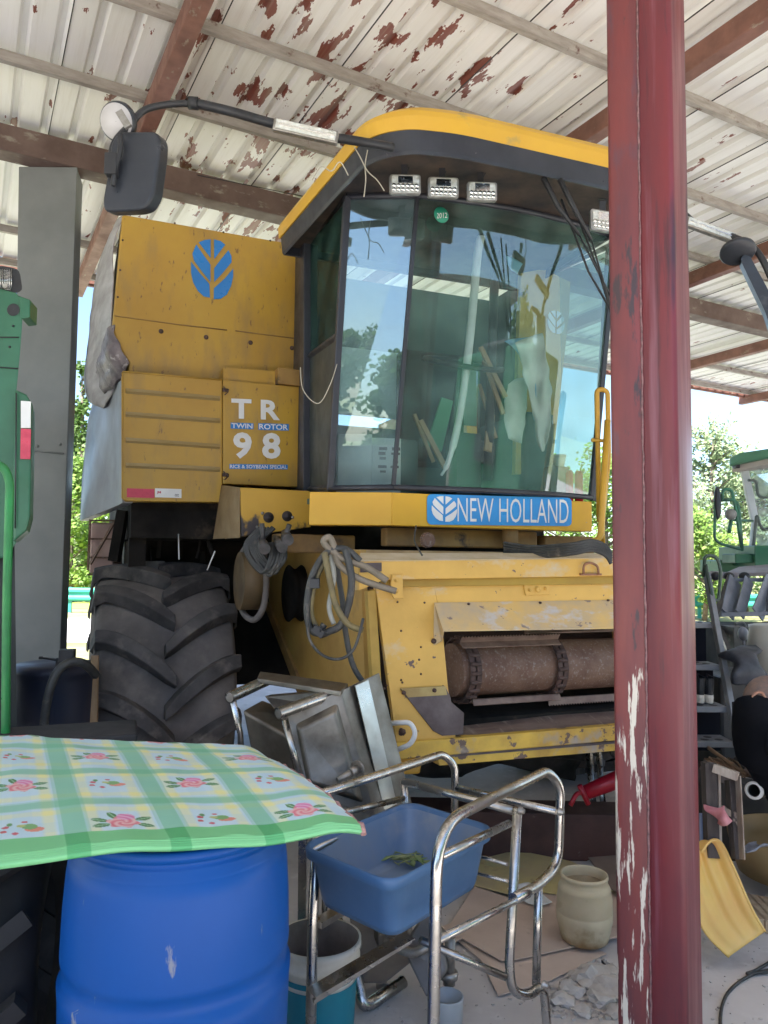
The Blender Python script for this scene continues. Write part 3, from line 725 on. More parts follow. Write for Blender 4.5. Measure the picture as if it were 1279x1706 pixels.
# work lamps
def lamp(x0, y0, x1, y1, Y, roll=0):
    tl, tr, br, bl = at(x0,y0,Y), at(x1,y0+roll,Y), at(x1,y1+roll,Y), at(x0,y1,Y)
    k = MB(); n_ = V((.15,-.98,-.1)).normalized(); pts = fillet([tl,tr,br,bl], .014, 3, True); c = sum(pts, V())/len(pts)
    k.prism(pts, -n_*.02)
    k.add([p-n_*.02 for p in pts]+[c+(p-c)*.45-n_*.07 for p in pts], [[i,(i+1)%len(pts),len(pts)+(i+1)%len(pts),len(pts)+i] for i in range(len(pts))]+[[len(pts)+i for i in range(len(pts))]], True)
    L = build('work_lamp', k, zinc, H)
    k = MB(); k.prism([c+(p-c)*.88+n_*.004 for p in pts], -n_*.003); build('lens', k, lensm, L)
    k = MB()
    for rw in range(2):
        for i in range(6):
            p = bl+(br-bl)*(.14+.144*i)+(tl-bl)*(.22+.2*rw)+n_*.005
            k.lathe([(.011,0),(.009,.004),(.001,.006)], p, n_, 8)
    p = c+(tl-bl)*.22+n_*.004; k.cbox(p, .07, .003, .035, (tr-tl).normalized(), n_, (tl-bl).normalized())
    build('reflector', k, silver, L)
    k = MB(); k.prism([p+(c-p)*-.02+n_*.004 for p in pts], -n_*.004); build('bezel', k, mat('lamp_bezel', (.55,.54,.5),(.3,.29,.27),20,.35,metal=.6), L) if False else None
    k = MB(); mid = (tl+tr)/2; k.bar(mid-n_*.03, mid+Z*.06-n_*.03, .03,.006, up=V((0,1,0))); k.tube(spline([c-n_*.07, c-n_*.09+Z*.05, mid+Z*.07-n_*.05+V((.03,0,0)), mid+Z*.09-n_*.08]), .003, 5)
    build('bracket', k, black, L)
lamp(649,290,701,323,3.55,1); lamp(713,294,764,329,3.58,2); lamp(778,302,828,334,3.6,2); lamp(984,347,1032,382,3.72,8)
# left mirror arm with light bar and two mirrors
k = MB(); arm = spline([at(655,246,3.35),at(600,236,3.3),at(540,226,3.25),at(455,206,3.2),at(385,186,3.15),at(325,172,3.12)], 6)
k.tube(arm, .020, 10); k.tube(spline([at(325,172,3.12),at(280,174,3.1),at(240,184,3.08),at(215,210,3.06),at(190,240,3.05),at(182,285,3.05)]), .014, 10)
k.lathe([(.026,-.02),(.026,.02)], at(322,172,3.12), ray(420,180)-ray(322,172), 10, cap=True)
arm_o = build('mirror_arm', k, black, H)
def lightbar(x0,y0,x1,y1,Y,h):
    p, q_ = at(x0,y0,Y), at(x1,y1,Y+.03); k = MB(); k.bar(p, q_, .03, h, up=Z); b_ = build('light_bar', k, zinc, H, bevel=.006)
    d = (q_-p).normalized(); nrm = V((0.1,-1,-.15)).normalized()
    k = MB(); k.bar(p+d*.012+nrm*.018, q_-d*.012+nrm*.018, .012, h*.72, up=Z); build('lens', k, lensm, b_)
    k = MB(); k.bar(p+d*.02+nrm*.026, q_-d*.02+nrm*.026, .004, h*.12, up=Z); build('lens_rib', k, silver, b_)
lightbar(455,208,563,232,3.12,.055)
k = MB(); o_ = [(184,237),(197,219),(258,218),(266,232),(264,262),(255,325),(243,345),(228,350),(172,352),(170,332),(178,290)]
k.prism(fillet([at(x,y,3.02) for x,y in o_], .02, 3, True), V((.02,.07,.01))); mo = build('mirror_housing', k, mirrorb, arm_o, bevel=.012, seg=3)
k = MB(); k.tube(spline([at(200,222,2.99),at(200,250,2.985),at(192,280,2.985),at(188,310,2.99)]), .012, 8); k.cbox(at(186,275,2.99), .05,.04,.09); build('clamp', k, black, arm_o, bevel=.006)
k = MB(); dn_ = (V((-.15,-.75,-.35))).normalized(); k.lathe([(.001,.012),(.072,.012),(.078,.004),(.080,-.012),(.03,-.03),(.001,-.03)], at(196,203,3.06), dn_, 30); build('round_mirror', k, mirrorb, arm_o)
k = MB(); k.lathe([(.001,.015),(.070,.015),(.070,.012)], at(196,203,3.06), dn_, 30); build('mirror_face', k, mirrorw, arm_o)
k = MB(); k.bar(at(198,186,2.98), at(214,212,2.98), .03,.015, up=V((0,1,0))); build('mirror_bracket', k, zinc, arm_o)
# right mirror arm (mostly behind the post)
k = MB(); k.tube(spline([at(1050,296,3.98),at(1120,340,3.9),at(1160,372,3.8),at(1215,392,3.7),at(1262,420,3.62),at(1300,500,3.6)]), .016, 8); ra = build('mirror_arm', k, black, H)
lightbar(1140,368,1222,398,3.68,.05)
k = MB(); d2 = V((-.1,-.45,-.9)).normalized(); k.lathe([(.001,.01),(.075,.01),(.082,0),(.08,-.012),(.001,-.03)], at(1229,420,3.6), d2, 28); build('round_mirror', k, mirrorb, ra)
k = MB(); k.prism(fillet([at(x,y,3.6) for x,y in [(1232,430),(1246,420),(1262,450),(1300,520),(1300,600),(1275,520)]], .02, 3, True), V((.03,.08,0))); build('mirror_housing', k, mirrorb, ra, bevel=.01)
# hand rail on the far side of the cab
k = MB(); k.tube(fillet([at(1004,905,4.2), at(1003,870,4.2), at(1014,760,4.2), at(1012,650,4.2), at(994,648,4.2), at(998,870,4.25)], .06), .014, 8); k.tube([at(985,733,4.2), at(1014,735,4.2)], .010, 8)
k.tube(fillet([at(975,905,4.15),at(1000,900,4.15),at(1012,700,4.15)],.08),.018,8)
build('hand_rail', k, yellow, H)
# body behind / under the cab
k = MB(); k.box(W(1.42,4.35,1.15), A*1.5, B*3.2, Z*.62); k.box(W(.35,5.45,.75), A*3.3, B*2.2, Z*1.2); k.box(W(1.5,4.6,.85), A*1.2, B*.8, Z*.5); build('chassis', k, deepdark, H)
k = MB(); k.box(W(1.55,3.80,1.70), A*.95, B*.08, Z*.10); k.box(W(1.45,3.72,1.63), A*.7, B*.1, Z*.045); k.box(W(2.55,3.8,1.66), A*.35, B*.1, Z*.12); k.box(W(1.0,4.0,1.66), A*.45, B*.1, Z*.1); k.lathe([(.045,0),(.045,.1),(.03,.12)], W(2.28,3.74,1.82), -Z, 16, cap=True)
build('under_cab_beam', k, dark_y, H, bevel=.01)
k = MB()
for i in range(18):
    a = 2*PI*i/18; c_ = at(712,900,3.85); k.cbox(c_+A*.035*math.cos(a)+Z*.035*math.sin(a), .008,.02,.008, A, B)
k.lathe([(.034,0),(.034,-.02)], at(712,900,3.85), B, 20, cap=True); build('cog_wheel', k, rusty, H)
k = MB()
for i in range(5):
    y0 = 905+i*4; k.tube(spline([at(840,y0,3.9), at(890,y0+6,3.7), at(950,y0+2,3.5), at(985,y0-4,3.5), at(1008,y0+4,3.5), at(1018,y0+18,3.5)]), .009, 6)
k.tube(spline([at(693,876,3.7),at(690,900,3.6),at(697,915,3.4),at(703,925,3.3)]), .004, 5)
build('cable_run', k, hoser, H)
# far-side rear of the body, rear parts at the left
k = MB(); k.box(W(3.0,5.6,1.9), A*.7, B*2.0, Z*1.2); build('far_side_body', k, tankyel, H)
k = MB(); k.box(at(150,870,5.4), V((.16,.03,0)), V((0,.2,0)), V((0,0,-.36)))
cn = build('fuel_can', k, canm, H, bevel=.015)
k = MB(); 
for z_ in (.02,-.11,-.24,-.36): k.box(at(148,870,5.38)+Z*z_, V((.18,.03,0)), V((0,.02,0)), V((0,0,-.012)))
k.bar(at(150,865,5.36), at(146,950,5.36), .012,.012); k.bar(at(190,870,5.3), at(150,940,5.34), .015,.015)
build('can_bracket', k, rusty, H)
k = MB(); k.box(W(.32,4.95,1.3), A*.1, B*.1, Z*.65); k.bar(at(205,850,4.9), at(190,935,4.9), .07,.06); build('strut', k, deepdark, H)
k = MB()
for x, y in ((236,880),(250,900),(300,870),(345,885),(330,860),(270,870)):
    k.bar(at(x,y-30,5.3), at(x+random.randint(-8,8),y+60,5.2), .03,.03)
k.tube(spline([at(330,850,5.0),at(338,880,5.0),at(328,930,5.0)]), .012, 6); k.tube(spline([at(350,840,5.0),at(345,890,4.9),at(357,930,4.9)]), .016, 6)
build('under_body_rod', k, deepdark, H)
k = MB(); k.tube([at(297,890,4.7), at(298,932,4.6)], .004, 5); k.tube([at(345,950,4.4), at(358,918,4.4)], .004, 5); build('loose_twine', k, whitep, H)

# ---- front tyre
RT = .80; TW0, TW1 = .13, .925; TC = (TW0+TW1)/2; TV = 4.40+RT-.03
tc_ = W(TC, TV, RT)
def tp(lat, phi, r):   # lateral offset, angle from front (up positive), radius
    return tc_ + A*lat + (-B*math.cos(phi)+Z*math.sin(phi))*r
wh = None
k = MB(); hw = (TW1-TW0)/2
prof = [(.36,-hw*.80),(.44,-hw*.93),(.56,-hw*1.0),(.66,-hw*.97),(.70,-hw*.9),(.72,-hw*.6),(.73,0),(.72,hw*.6),(.70,hw*.9),(.66,hw*.97),(.56,hw*1.0),(.44,hw*.93),(.36,hw*.80)]
k.lathe(prof, tc_, A, 64)
ty = build('front_tyre', k, rubber, H)
NL = 14
k = MB()
for side in (-1, 1):
    for i in range(NL):
        ph0 = 2*PI*(i+(.5 if side > 0 else 0))/NL + .10
        st = []
        for j in range(9):
            q_ = j/8; lat = side*(hw*1.0*(1-q_) - .03*q_)
            ph = ph0 - .36*(q_**1.5) ; wd = .078+.016*math.sin(PI*q_) - (.02 if j == 8 else 0)
            rb_ = .725-(.05 if j == 0 else .0); rt = RT+.012 - .045*(1-q_)**3
            st.append([tp(lat, ph-(wd*.75)/RT, rb_), tp(lat, ph-(wd*.50)/RT, rt), tp(lat, ph+(wd*.50)/RT, rt), tp(lat, ph+(wd*.75)/RT, rb_)])
        # shoulder wrap down the sidewall
        st.insert(0, [tp(side*hw*1.01, ph0-.06, .60), tp(side*hw*1.05, ph0-.045, .62), tp(side*hw*1.05, ph0+.045, .62), tp(side*hw*1.01, ph0+.06, .60)])
        vs = [p for r in st for p in r]; n_ = 4
        fs = [[a*4+b_, a*4+(b_+1) % 4, (a+1)*4+(b_+1) % 4, (a+1)*4+b_] for a in range(len(st)-1) for b_ in range(4)] + [[0,1,2,3], [len(vs)-1-i_ for i_ in range(4)]]
        k.add(vs, fs)
build('tread_lug', k, rubber2, ty, bevel=.007)
k = MB(); k.lathe([(.37,-hw*.80),(.36,-hw*.5),(.30,-hw*.2),(.12,-hw*.15),(.10,-hw*.4),(.001,-hw*.4)], tc_, A, 40); k.lathe([(.37,hw*.80),(.36,hw*.5),(.12,hw*.3),(.001,hw*.3)], tc_, A, 40); build('wheel_rim', k, dark_y, H)
# far front tyre and rear tyre, plainer
def plain_tyre(name, c, r, w_, lugs=18):
    k = MB(); k.lathe([(r*.5,-w_*.42),(r*.7,-w_*.5),(r*.9,-w_*.46),(r*.95,0),(r*.9,w_*.46),(r*.7,w_*.5),(r*.5,w_*.42)], c, A, 40)
    o = build(name, k, rubber, H); k = MB()
    for side in (-1, 1):
        for i in range(lugs):
            ph0 = 2*PI*(i+(.5 if side > 0 else 0))/lugs
            pp = [c + A*side*w_*(.48*(1-q_)) + (-B*math.cos(ph0-.25*q_)+Z*math.sin(ph0-.25*q_))*(r*.97) for q_ in (0,.5,1)]
            for a, b_ in zip(pp[:-1], pp[1:]): k.bar(a, b_, .05, .05)
    build('tread_lug', k, rubber2, o); k = MB(); k.lathe([(r*.52,-w_*.42),(r*.5,-w_*.2),(.1,-w_*.1),(.001,-w_*.1)], c, A, 24); build('wheel_rim', k, dark_y, o)
plain_tyre('front_tyre', W(3.65, TV, RT), RT, .7)
plain_tyre('rear_tyre', W(.55, 8.6, .55), .55, .36); plain_tyre('rear_tyre', W(3.4, 8.6, .55), .55, .36)
# pale upright board beside the tyre is a thing of its own (below)

# ---- feeder house
VF = 3.10
fd = MB()
fd.prism([onu(474,922,1.32), onu(600,916,1.32), onu(612,1255,1.32), onu(545,1255,1.32), onu(440,1010,1.32), onu(438,935,1.32)], A*.03)
build('feeder_side', fd, mat('feeder_side_paint', (.46,.28,.07), (.33,.19,.05), 2, .6, spots=((.14,.09,.05),.63,3,(1,1,1),.2)), H)
k = MB(); k.prism([onu(438,1005,1.30), onu(445,1003,1.30), onu(545,1255,1.30), onu(533,1255,1.30)], A*.02); build('feeder_edge', k, dark_y, H)
k = MB(); k.box(onu(590,922,1.33)+Z*.0, A*1.55, B*1.5, Z*.02); build('feeder_top', k, mat('dusty_top', (.55,.40,.22),(.38,.25,.12),5,.8), H)
k = MB(); k.prism([W(1.36,3.25,.85), W(2.9,3.25,.85), W(2.9,4.6,1.2), W(1.36,4.6,1.2)], Z*.03); build('feeder_floor', k, deepdark, H)
k = MB(); k.box(W(2.88,3.2,.85), A*.04, B*1.4, Z*.75); build('feeder_side', k, dark_y, H)
RX = 1120
def vf(pxs, v, d, name, mt, bevel=.003, parent=H):
    return build(name, vpoly(pxs, v, d), mt, parent, bevel=bevel)
# front plate with its opening
fp = MB()
fp.prism([onv(x,y,VF) for x,y in [(625,972),(722,970),(738,1060),(746,1145),(760,1235),(662,1245)]], B*.03)
fp.prism([onv(x,y,VF) for x,y in [(722,970),(RX,966),(RX,1044),(738,1050)]], B*.03)
pl_ = build('front_plate', fp, header_y, H)
vf([(597,934),(RX,928),(RX,958),(640,966),(598,984)], VF-.05, .06, 'top_channel', header_y)
vf([(640,965),(RX,958),(RX,972),(640,978)], VF-.02, .05, 'painted_shadow_band', mat('shadow_ochre', (.42,.27,.03),(.33,.2,.03),3,.5))  # shadow under the top channel, put into the strip's darker ochre
k = MB(); k.prism([onv(x,y,VF-.05) for x,y in [(597,934),(RX,928)]]+[onv(RX,922,VF+.06), onv(600,921,VF+.06)], -Z*.006); build('top_edge', k, mat('pale_edge', (.62,.50,.34),(.5,.38,.2),6,.6), H)
vf([(600,938),(636,937),(636,952),(600,954)], VF-.053, .004, 'worn_patch', gusset)
vf([(612,985),(626,982),(640,1210),(624,1212)], VF+.01, .04, 'edge_flange', mat('ochre_flange', (.5,.33,.06),(.36,.22,.04),4,.5))
# deflector hood over the drum
k = MB(); h0, h1 = onv(723,1004,VF-.004), onv(RX,998,VF-.004); g0, g1 = onv(738,1050,VF-.10), onv(RX,1044,VF-.10)
k.prism([h0,h1,g1,g0], -Z*.006); hd = build('hood_flap', k, flap_y, H)
k = MB(); k.prism([h0, g0, onv(735,1068,VF-.03), onv(722,1075,VF-.004)], A*.006); build('hood_cheek', k, flap_y, H)
k = MB(); k.lathe([(.012,0),(.011,.008),(.001,.009)], onv(722,1068,VF-.006), -B, 12)
for x, y in [(780,1006),(899,1004),(1012,1000)]: k.lathe([(.006,0),(.005,.01),(.001,.011)], onv(x,y,VF-.012), -B, 8)
for x, y in [(668,1051),(701,1078),(698,1099),(701,1123),(707,1004),(730,1020),(700,1155),(640,1147),(644,1142),(670,1137),(668,1133),(605,968),(654,991),(662,1003)]: k.lathe([(.005,0),(.004,.004),(.001,.004)], onv(x,y,VF-.001), -B, 8)
build('bolt', k, rustdk, H)
# hinge plate, lug plate, lifting ring
vf(fillet_px := [(653,957),(671,957),(672,997),(656,997),(650,985)], VF-.062, .012, 'hinge_plate', header_y, .003)
vf([(872,973),(914,972),(916,991),(876,992)], VF-.01, .01, 'lug_plate', header_y, .003)
k = MB()
for x, y, r_ in ((882,983,.008),(895,982,.014),(908,981,.008)): k.lathe([(r_,0),(r_*.9,.012),(r_*.4,.013),(.001,.008)], onv(x,y,VF-.011), -B, 14)
for x, y in ((659,967),(660,985)): k.lathe([(.008,0),(.007,.01),(.001,.011)], onv(x,y,VF-.063), -B, 10)
build('plate_bolt', k, header_y, H)
k = MB(); k.tube(fillet([onv(x,y,VF-.07) for x,y in [(972,956),(972,940),(984,937),(996,943),(997,957)]], .03), .006, 8); k.bar(onv(966,957,VF-.055), onv(1000,957,VF-.055), .02,.01); build('lifting_ring', k, mat('rusty_ring', (.3,.14,.07),(.2,.08,.05),10,.6), H)
# drum, chains and slats
VDR = VF+.20
dc0, dc1 = onv(752,1116,VDR), onv(RX,1103,VDR)
dax = A; zc_ = dc0.z
dc1 = dc0 + A*((dc1-dc0).dot(A))
k = MB(); k.lathe([(.125,0),(.125,(dc1-dc0).length)], dc0, dax, 48); k.lathe([(.001,0),(.125,0)], dc0, dax, 48)
du = build('feeder_drum', k, rusty, H)
def chain(px, name='drive_chain'):
    c = onv(px,1112,VDR); lat = (c-dc0).dot(A); k = MB(); N = 22
    for i in range(N):
        a = 2*PI*i/N; r_ = .150
        for off in (-.017,.017):
            p = dc0 + A*(lat+off) + (B*math.cos(a)+Z*math.sin(a))*r_
            p2 = dc0 + A*(lat+off) + (B*math.cos(a+2*PI/N*.92)+Z*math.sin(a+2*PI/N*.92))*r_
            k.bar(p, p2, .008, .024, up=A)
        p = dc0 + A*lat + (B*math.cos(a)+Z*math.sin(a))*r_; k.tube([p-A*.026, p+A*.026], .011, 8)
    k.lathe([(.126,-.012),(.140,-.012),(.140,.012),(.126,.012)], dc0+A*lat, A, 40)
    build(name, k, rustdk, du)
chain(768); chain(909); chain(1060)
def slat(px0, px1, ang, teeth=True):
    l0, l1 = (onv(px0,1112,VDR)-dc0).dot(A), (onv(px1,1112,VDR)-dc0).dot(A)
    e_ = (B*math.cos(ang)+Z*math.sin(ang)); t_ = (-B*math.sin(ang)+Z*math.cos(ang)); k = MB()
    o0 = dc0 + A*l0 + e_*.158; k.box(o0-t_*.02, A*(l1-l0), t_*.04, e_*.006); k.box(o0-t_*.02, A*(l1-l0), t_*.006, e_*.032)
    if teeth:
        x = l0
        while x < l1-.01: k.prism([dc0+A*x+e_*.190-t_*.02, dc0+A*(x+.006)+e_*.198-t_*.02, dc0+A*(x+.012)+e_*.190-t_*.02], t_*.006); x += .016
    build('feeder_slat', k, mat('slat_steel', (.26,.19,.155),(.14,.09,.075),8,.55,bump=.15), du)
slat(752,912,R_(128)); slat(905,1110,R_(262)); slat(880,1110,R_(85)); slat(770,912,R_(238), False)
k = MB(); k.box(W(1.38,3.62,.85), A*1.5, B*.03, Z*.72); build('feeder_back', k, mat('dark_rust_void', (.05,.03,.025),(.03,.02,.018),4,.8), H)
# floor plate and lips
k = MB(); k.prism([onv(x,y,VF-.0) for x,y in [(772,1229),(RX,1202)]]+[onv(RX,1140,VF+.42), onv(700,1185,VF+.42)], -Z*.006)
build('floor_plate', k, rustplate, H)
k = MB(); o_ = onz(935,1195,onv(772,1229,VF).z+.012); k.box(o_, A*.05, B*.03, Z*.006); k.tube([o_+A*.05, o_+A*.09+B*.01], .004, 6); build('latch', k, black, H)
vf([(655,1238),(775,1229),(RX,1201),(RX,1226),(660,1266),(650,1255)], VF-.02, .06, 'lower_lip', lip_y, .005)
vf([(728,1262),(RX,1230),(RX,1243),(732,1276)], VF+.0, .10, 'lower_lip', lip_y, .003)
vf([(726,1259),(RX,1227),(RX,1231),(727,1263)], VF-.004, .05, 'lip_groove', gusset, 0)
vf([(640,1262),(705,1262),(700,1290),(650,1292)], VF+.12, .1, 'lower_bracket', yellow, .01)
gs = vf([(667,1148),(742,1144),(750,1160),(752,1170),(773,1188),(772,1224),(737,1226),(722,1218)], VF-.008, .008, 'corner_gusset', gusset, .002)
vf([(667,1147),(742,1143),(745,1158),(680,1162)], VF-.013, .005, 'gusset_tab', mat('tab_yellow', (.42,.33,.13),(.32,.22,.08),8,.5), .001, gs)
k = MB()
for x, y in ((672,1154),(723,1150),(668,1216),(667,1222)): k.lathe([(.010,0),(.009,.009),(.001,.010)], onv(x,y,VF-.014), -B, 6)
k.lathe([(.016,0),(.015,.014),(.001,.015)], onv(669,1219,VF-.014), -B, 6)
build('bolt', k, rustdk, gs)
k = MB(); k.tube(fillet([onv(650,1205,VF-.03), onv(684,1203,VF-.10), onv(693,1222,VF-.12), onv(684,1240,VF-.10), onv(660,1250,VF-.03)], .05), .011, 8); build('hand_loop', k, whitep, H)
# pulley with belt beside the feeder
k = MB(); pc_ = W(1.28, 4.62, 1.42); k.lathe([(.16,-.04),(.175,-.04),(.15,-.01),(.15,.01),(.175,.04),(.10,.045),(.03,.05),(.001,.05)], pc_, -A, 32); build('pulley', k, deepdark, H)
k = MB(); k.tube(spline([at(440,930,4.3),at(441,1000,4.3),at(425,1032,4.35),at(405,1020,4.45),at(396,980,4.5),at(400,930,4.5),at(420,905,4.4)], 6, True), .018, 8, closed=True); build('drive_belt', k, rubber, H)
k = MB(); k.lathe([(.165,-.07),(.165,.07)], at(418,968,4.42), A, 30, cap=True); build('pulley_hub', k, mat('oily_ochre',(.13,.08,.03),(.07,.045,.02),5,.6), H)
# hose couplings under the platform
hc = thing('coupling_bundle', 'tangle of black hydraulic couplings and hoses hanging under the platform corner', 'hose couplings', at(440,960,4.05))
k = MB()
for x, y, dx, dy in ((441,915,-8,-18),(470,912,-10,-16),(480,900,-6,-12)):
    p = at(x,y,3.92); q_ = at(x+dx,y+dy,4.12); k.tube([q_, p+(q_-p)*.5, p+(q_-p)*.45, p], [.020,.020,.029,.029], 12)
k.tube([at(436,872,4.02), at(438,900,4.02)], .014, 8); k.tube([at(482,874,4.02), at(474,896,4.0)], .014, 8)
build('coupling', k, mat('greasy_coupling', (.10,.095,.095),(.05,.047,.047),18,.5,metal=.3,bump=.4), hc)
k = MB(); rnd = random.Random(3)
for i in range(9):
    x0 = 415+i*3; k.tube(spline([at(x0+18,880+rnd.randint(-4,4),4.1), at(x0-6,905,4.07), at(x0-4+rnd.randint(-6,6),930,4.05), at(x0+22,952+rnd.randint(-6,8),4.02), at(x0+36,930+rnd.randint(-8,8),4.0), at(x0+34,905,4.05)]), .010, 6)
build('hose', k, hoser, hc)
# coil of hoses hanging on the feeder
hb = thing('hose_coil', 'coil of grey and muddy yellow hoses hanging beside the feeder opening', 'hoses', at(560,1100,3.2))
def hose(pts, r, mt, Y=3.12):
    k = MB(); k.tube(spline([at(p[0],p[1],Y+(p[2] if len(p) > 2 else 0)) for p in pts], 8), r, 8); build('hose', k, mt, hb)
hose([(645,968),(610,945),(570,930),(540,905),(548,895),(556,910),(565,940),(600,965),(660,985)], .014, mat('pale_hose',(.24,.20,.15),(.15,.125,.09),10,.6))
hose([(600,935),(575,915),(545,920),(522,955),(512,1000),(514,1040),(528,1055),(540,1040)], .014, hoser)
hose([(575,915),(585,960),(582,1000),(568,1040),(548,1052),(532,1058)], .015, hoser, 3.1)
hose([(540,920),(550,970),(560,1010),(580,1040),(605,1050)], .013, hosey, 3.08)
hose([(545,925),(525,970),(518,1020),(530,1050)], .011, hosey, 3.13)
hose([(512,1005),(514,1060),(535,1090),(565,1098),(590,1080),(605,1030)], .006, hoser, 3.06)
hose([(560,915),(562,950),(570,1000),(575,1050),(585,1100),(600,1130),(620,1150)], .012, hoser, 3.2)
hose([(548,915),(556,960),(548,1010),(556,1040)], .010, mat('clear_hose',(.4,.4,.36),(.3,.3,.26),10,.4), 3.14)
k = MB(); k.cbox(at(524,972,3.1), .04,.04,.04); build('hose_clip', k, black, hb, bevel=.003); k = MB(); k.cbox(at(530,1052,3.08), .05,.03,.03, V((.8,0,-.6)), V((0,1,0)), V((.6,0,.8))); k.tube(spline([at(522,1040,3.08),at(535,1048,3.06),at(530,1058,3.08),at(545,1055,3.06)]), .003, 5); build('hose_clip', k, black, hb, bevel=.003)

# ---- things inside the cab; planks, white sheets and yellow board stand in for reflections
k = MB(); 
p0 = at(562,800,4.22); X_, Y_ = V((.97,.1,0)).normalized(), V((-.1,.97,0))
k.box(V((p0.x,p0.y,zf+.01)), X_*.19, Y_*.2, Z*.34); tag(build('carton', k, boxc, bevel=.003), 'pale carton standing behind the corner pane of the harvester cab', 'box')
pr = [o for o in COL.objects if o.name == 'carton'][0]
k = MB(); r2 = random.Random(5)
cf = V((p0.x,p0.y,zf+.01)); 
k.box(cf+X_*.191+V((0,0,0)), X_*.16, Y_*.01, Z*.32)
o = build('printed_side', k, boxc, pr)
k = MB()
for i in range(9):
    c_ = cf + X_*(.245+.07*(i%2)+.01*r2.random()) - Y_*.003 + Z*(.26-.027*(i//2)-.02*(i>4)); k.cbox(c_, .03+.02*r2.random(), .002, .012+.006*r2.random(), X_, Y_)
build('print', k, black, pr)
def iv(px, py, dv=0): return onv(px, py, 3.90+dv)
for n_, (x0,y0,x1,y1,w_,lb_) in enumerate(((800,578,842,662,.030,'upper splintered plank added behind the windscreen as a reflection'),(806,600,838,690,.026,'second splintered plank of the added reflection, under the upper one'),(700,700,742,780,.03,'long plank of the added reflection, sloping left of the steering column'),(818,690,812,752,.05,'short pinkish board of the added reflection, upright below the planks'),(690,690,722,770,.02,'thin lath of the added reflection beside the long sloping plank'),(798,640,826,730,.022,'lowest narrow plank of the added reflection behind the windscreen'))):
    k = MB(); k.bar(iv(x0,y0,.04*n_), iv(x1,y1,.04*n_-.05), w_, .016, up=B); tag(build('reflected_plank', k, wood, bevel=.002), lb_, 'plank')  # wood mirrored in the windscreen, built as planks behind it
def clothg(pxs, dv, name, mt, label, cat='sheeting', wr=.03):
    G = [[iv(x,y,dv+wr*math.sin(i*2.3+j*2.9)) for j, (x,y) in enumerate(r)] for i, r in enumerate(pxs)]
    return tag(build(name, loft(G, wr*.7), mt, solid=.004), label, cat)
clothg([[(860,572),(872,566),(884,560),(903,555)],[(866,600),(884,606),(898,600),(909,588)],[(880,645),(893,650),(905,645),(917,632)],[(888,690),(896,700),(910,690),(920,668)],[(896,740),(902,752),(908,745),(914,728)]], .02, 'reflected_sheet', sheetw, 'crumpled white sheet added as a reflection right of the wheel')  # white sheets mirrored in the glass, hung behind it instead
clothg([[(846,640),(860,632),(880,628)],[(840,690),(858,684),(876,680)],[(846,730),(856,735),(866,738)]], .10, 'reflected_sheet', sheetw, 'streaked grey-white sheet added as a reflection beside the planks')
clothg([[(838,568),(858,565),(880,562)],[(858,582),(872,580),(888,585)],[(878,625),(884,628),(892,640)],[(888,700),(891,702),(894,712)]], .06, 'blue_sheet', sheetb, 'light blue plastic strip hanging beside the white sheet in the cab')
clothg([[(843,426),(855,430),(872,440)],[(845,440),(852,450),(862,456)]], .0, 'blue_scrap', sheetb, 'small light blue scrap hanging high inside the windscreen', wr=.01)
k = MB(); k.prism([iv(x,y,.25) for x,y in [(868,455),(905,448),(950,470),(948,520),(935,640),(918,790),(858,790),(862,640)]], B*.04); yp = tag(build('reflected_tank_board', k, mat('reflection_yellow', (.62,.42,.12),(.48,.30,.07),3,.6, spots=((.10,.07,.05),.62,5,(1,1,1),.1))), 'tall dull yellow board with a white leaf emblem, added for the reflected combine tank', 'board')  # stands in for a combine tank mirrored in the windscreen
emblem('leaf_emblem', [iv(912,516,.24), iv(940,520,.24), iv(940,558,.24), iv(912,555,.24)], whitep, yp, -B*.003)
for i, x in enumerate((948,964)):
    k = MB(); p_ = iv(x,812,-.0); k.lathe([(.001,0),(.026,0),(.026,.18),(.018,.2),(.001,.2)], V((p_.x,p_.y,zf+.01)), Z, 16); tag(build('red_bottle', k, redtool), ['red bottle nearer the wheel at the right corner of the cab window','red bottle at the far right corner of the cab window'][i], 'bottle')
k = MB(); p_ = iv(931,772,.02); k.lathe([(.001,.0),(.03,0),(.045,.07),(.042,.07),(.028,.005)], p_-Z*.02, Z, 20); tag(build('enamel_cup', k, mat('cup_green',(.55,.72,.65),(.5,.65,.6),5,.4)), 'pale green cup on the dashboard beside the red bottles', 'cup')
k = MB(); k.box(V((p_.x-.06,p_.y-.05,zf)), V((.12,.05,0)), V((-.02,.12,0)), Z*(p_.z-.021-zf)); build('cup_ledge', k, cabgrey, H)
k = MB(); k.prism([iv(x,y,.2) for x,y in [(712,740),(736,662),(755,668),(736,752)]], B*.02); tag(build('green_board', k, mat('cab_green',(.10,.34,.18),(.08,.27,.13),3,.6)), 'green board tilted behind the windscreen below the wheel', 'board')
cream = mat('wire_cream',(.5,.47,.38),(.4,.36,.28),10,.6)
for pts_, lb_ in (([(500,612,3.95),(505,650,3.9),(530,672,3.9),(550,640,3.9),(563,600,3.95)], 'thin pale wire looping from the tank door to the cab door handle'),
                  ([(612,250,3.38),(608,275,3.38),(609,300,3.38),(606,328,3.38)], 'thin pale wire hanging straight from the cab roof corner'),
                  ([(590,245,3.38),(600,262,3.36),(612,285,3.36),(628,300,3.4),(640,318,3.4)], 'thin wavy wire below the mirror arm mount'),
                  ([(520,300,3.2),(535,278,3.2),(552,285,3.2),(566,270,3.2),(580,292,3.2)], 'thin kinked wire left of the cab roof corner')):
    k = MB(); k.tube(spline([at(*p) for p in pts_]), .0028, 5); tag(build('loose_wire', k, cream), lb_, 'wire')

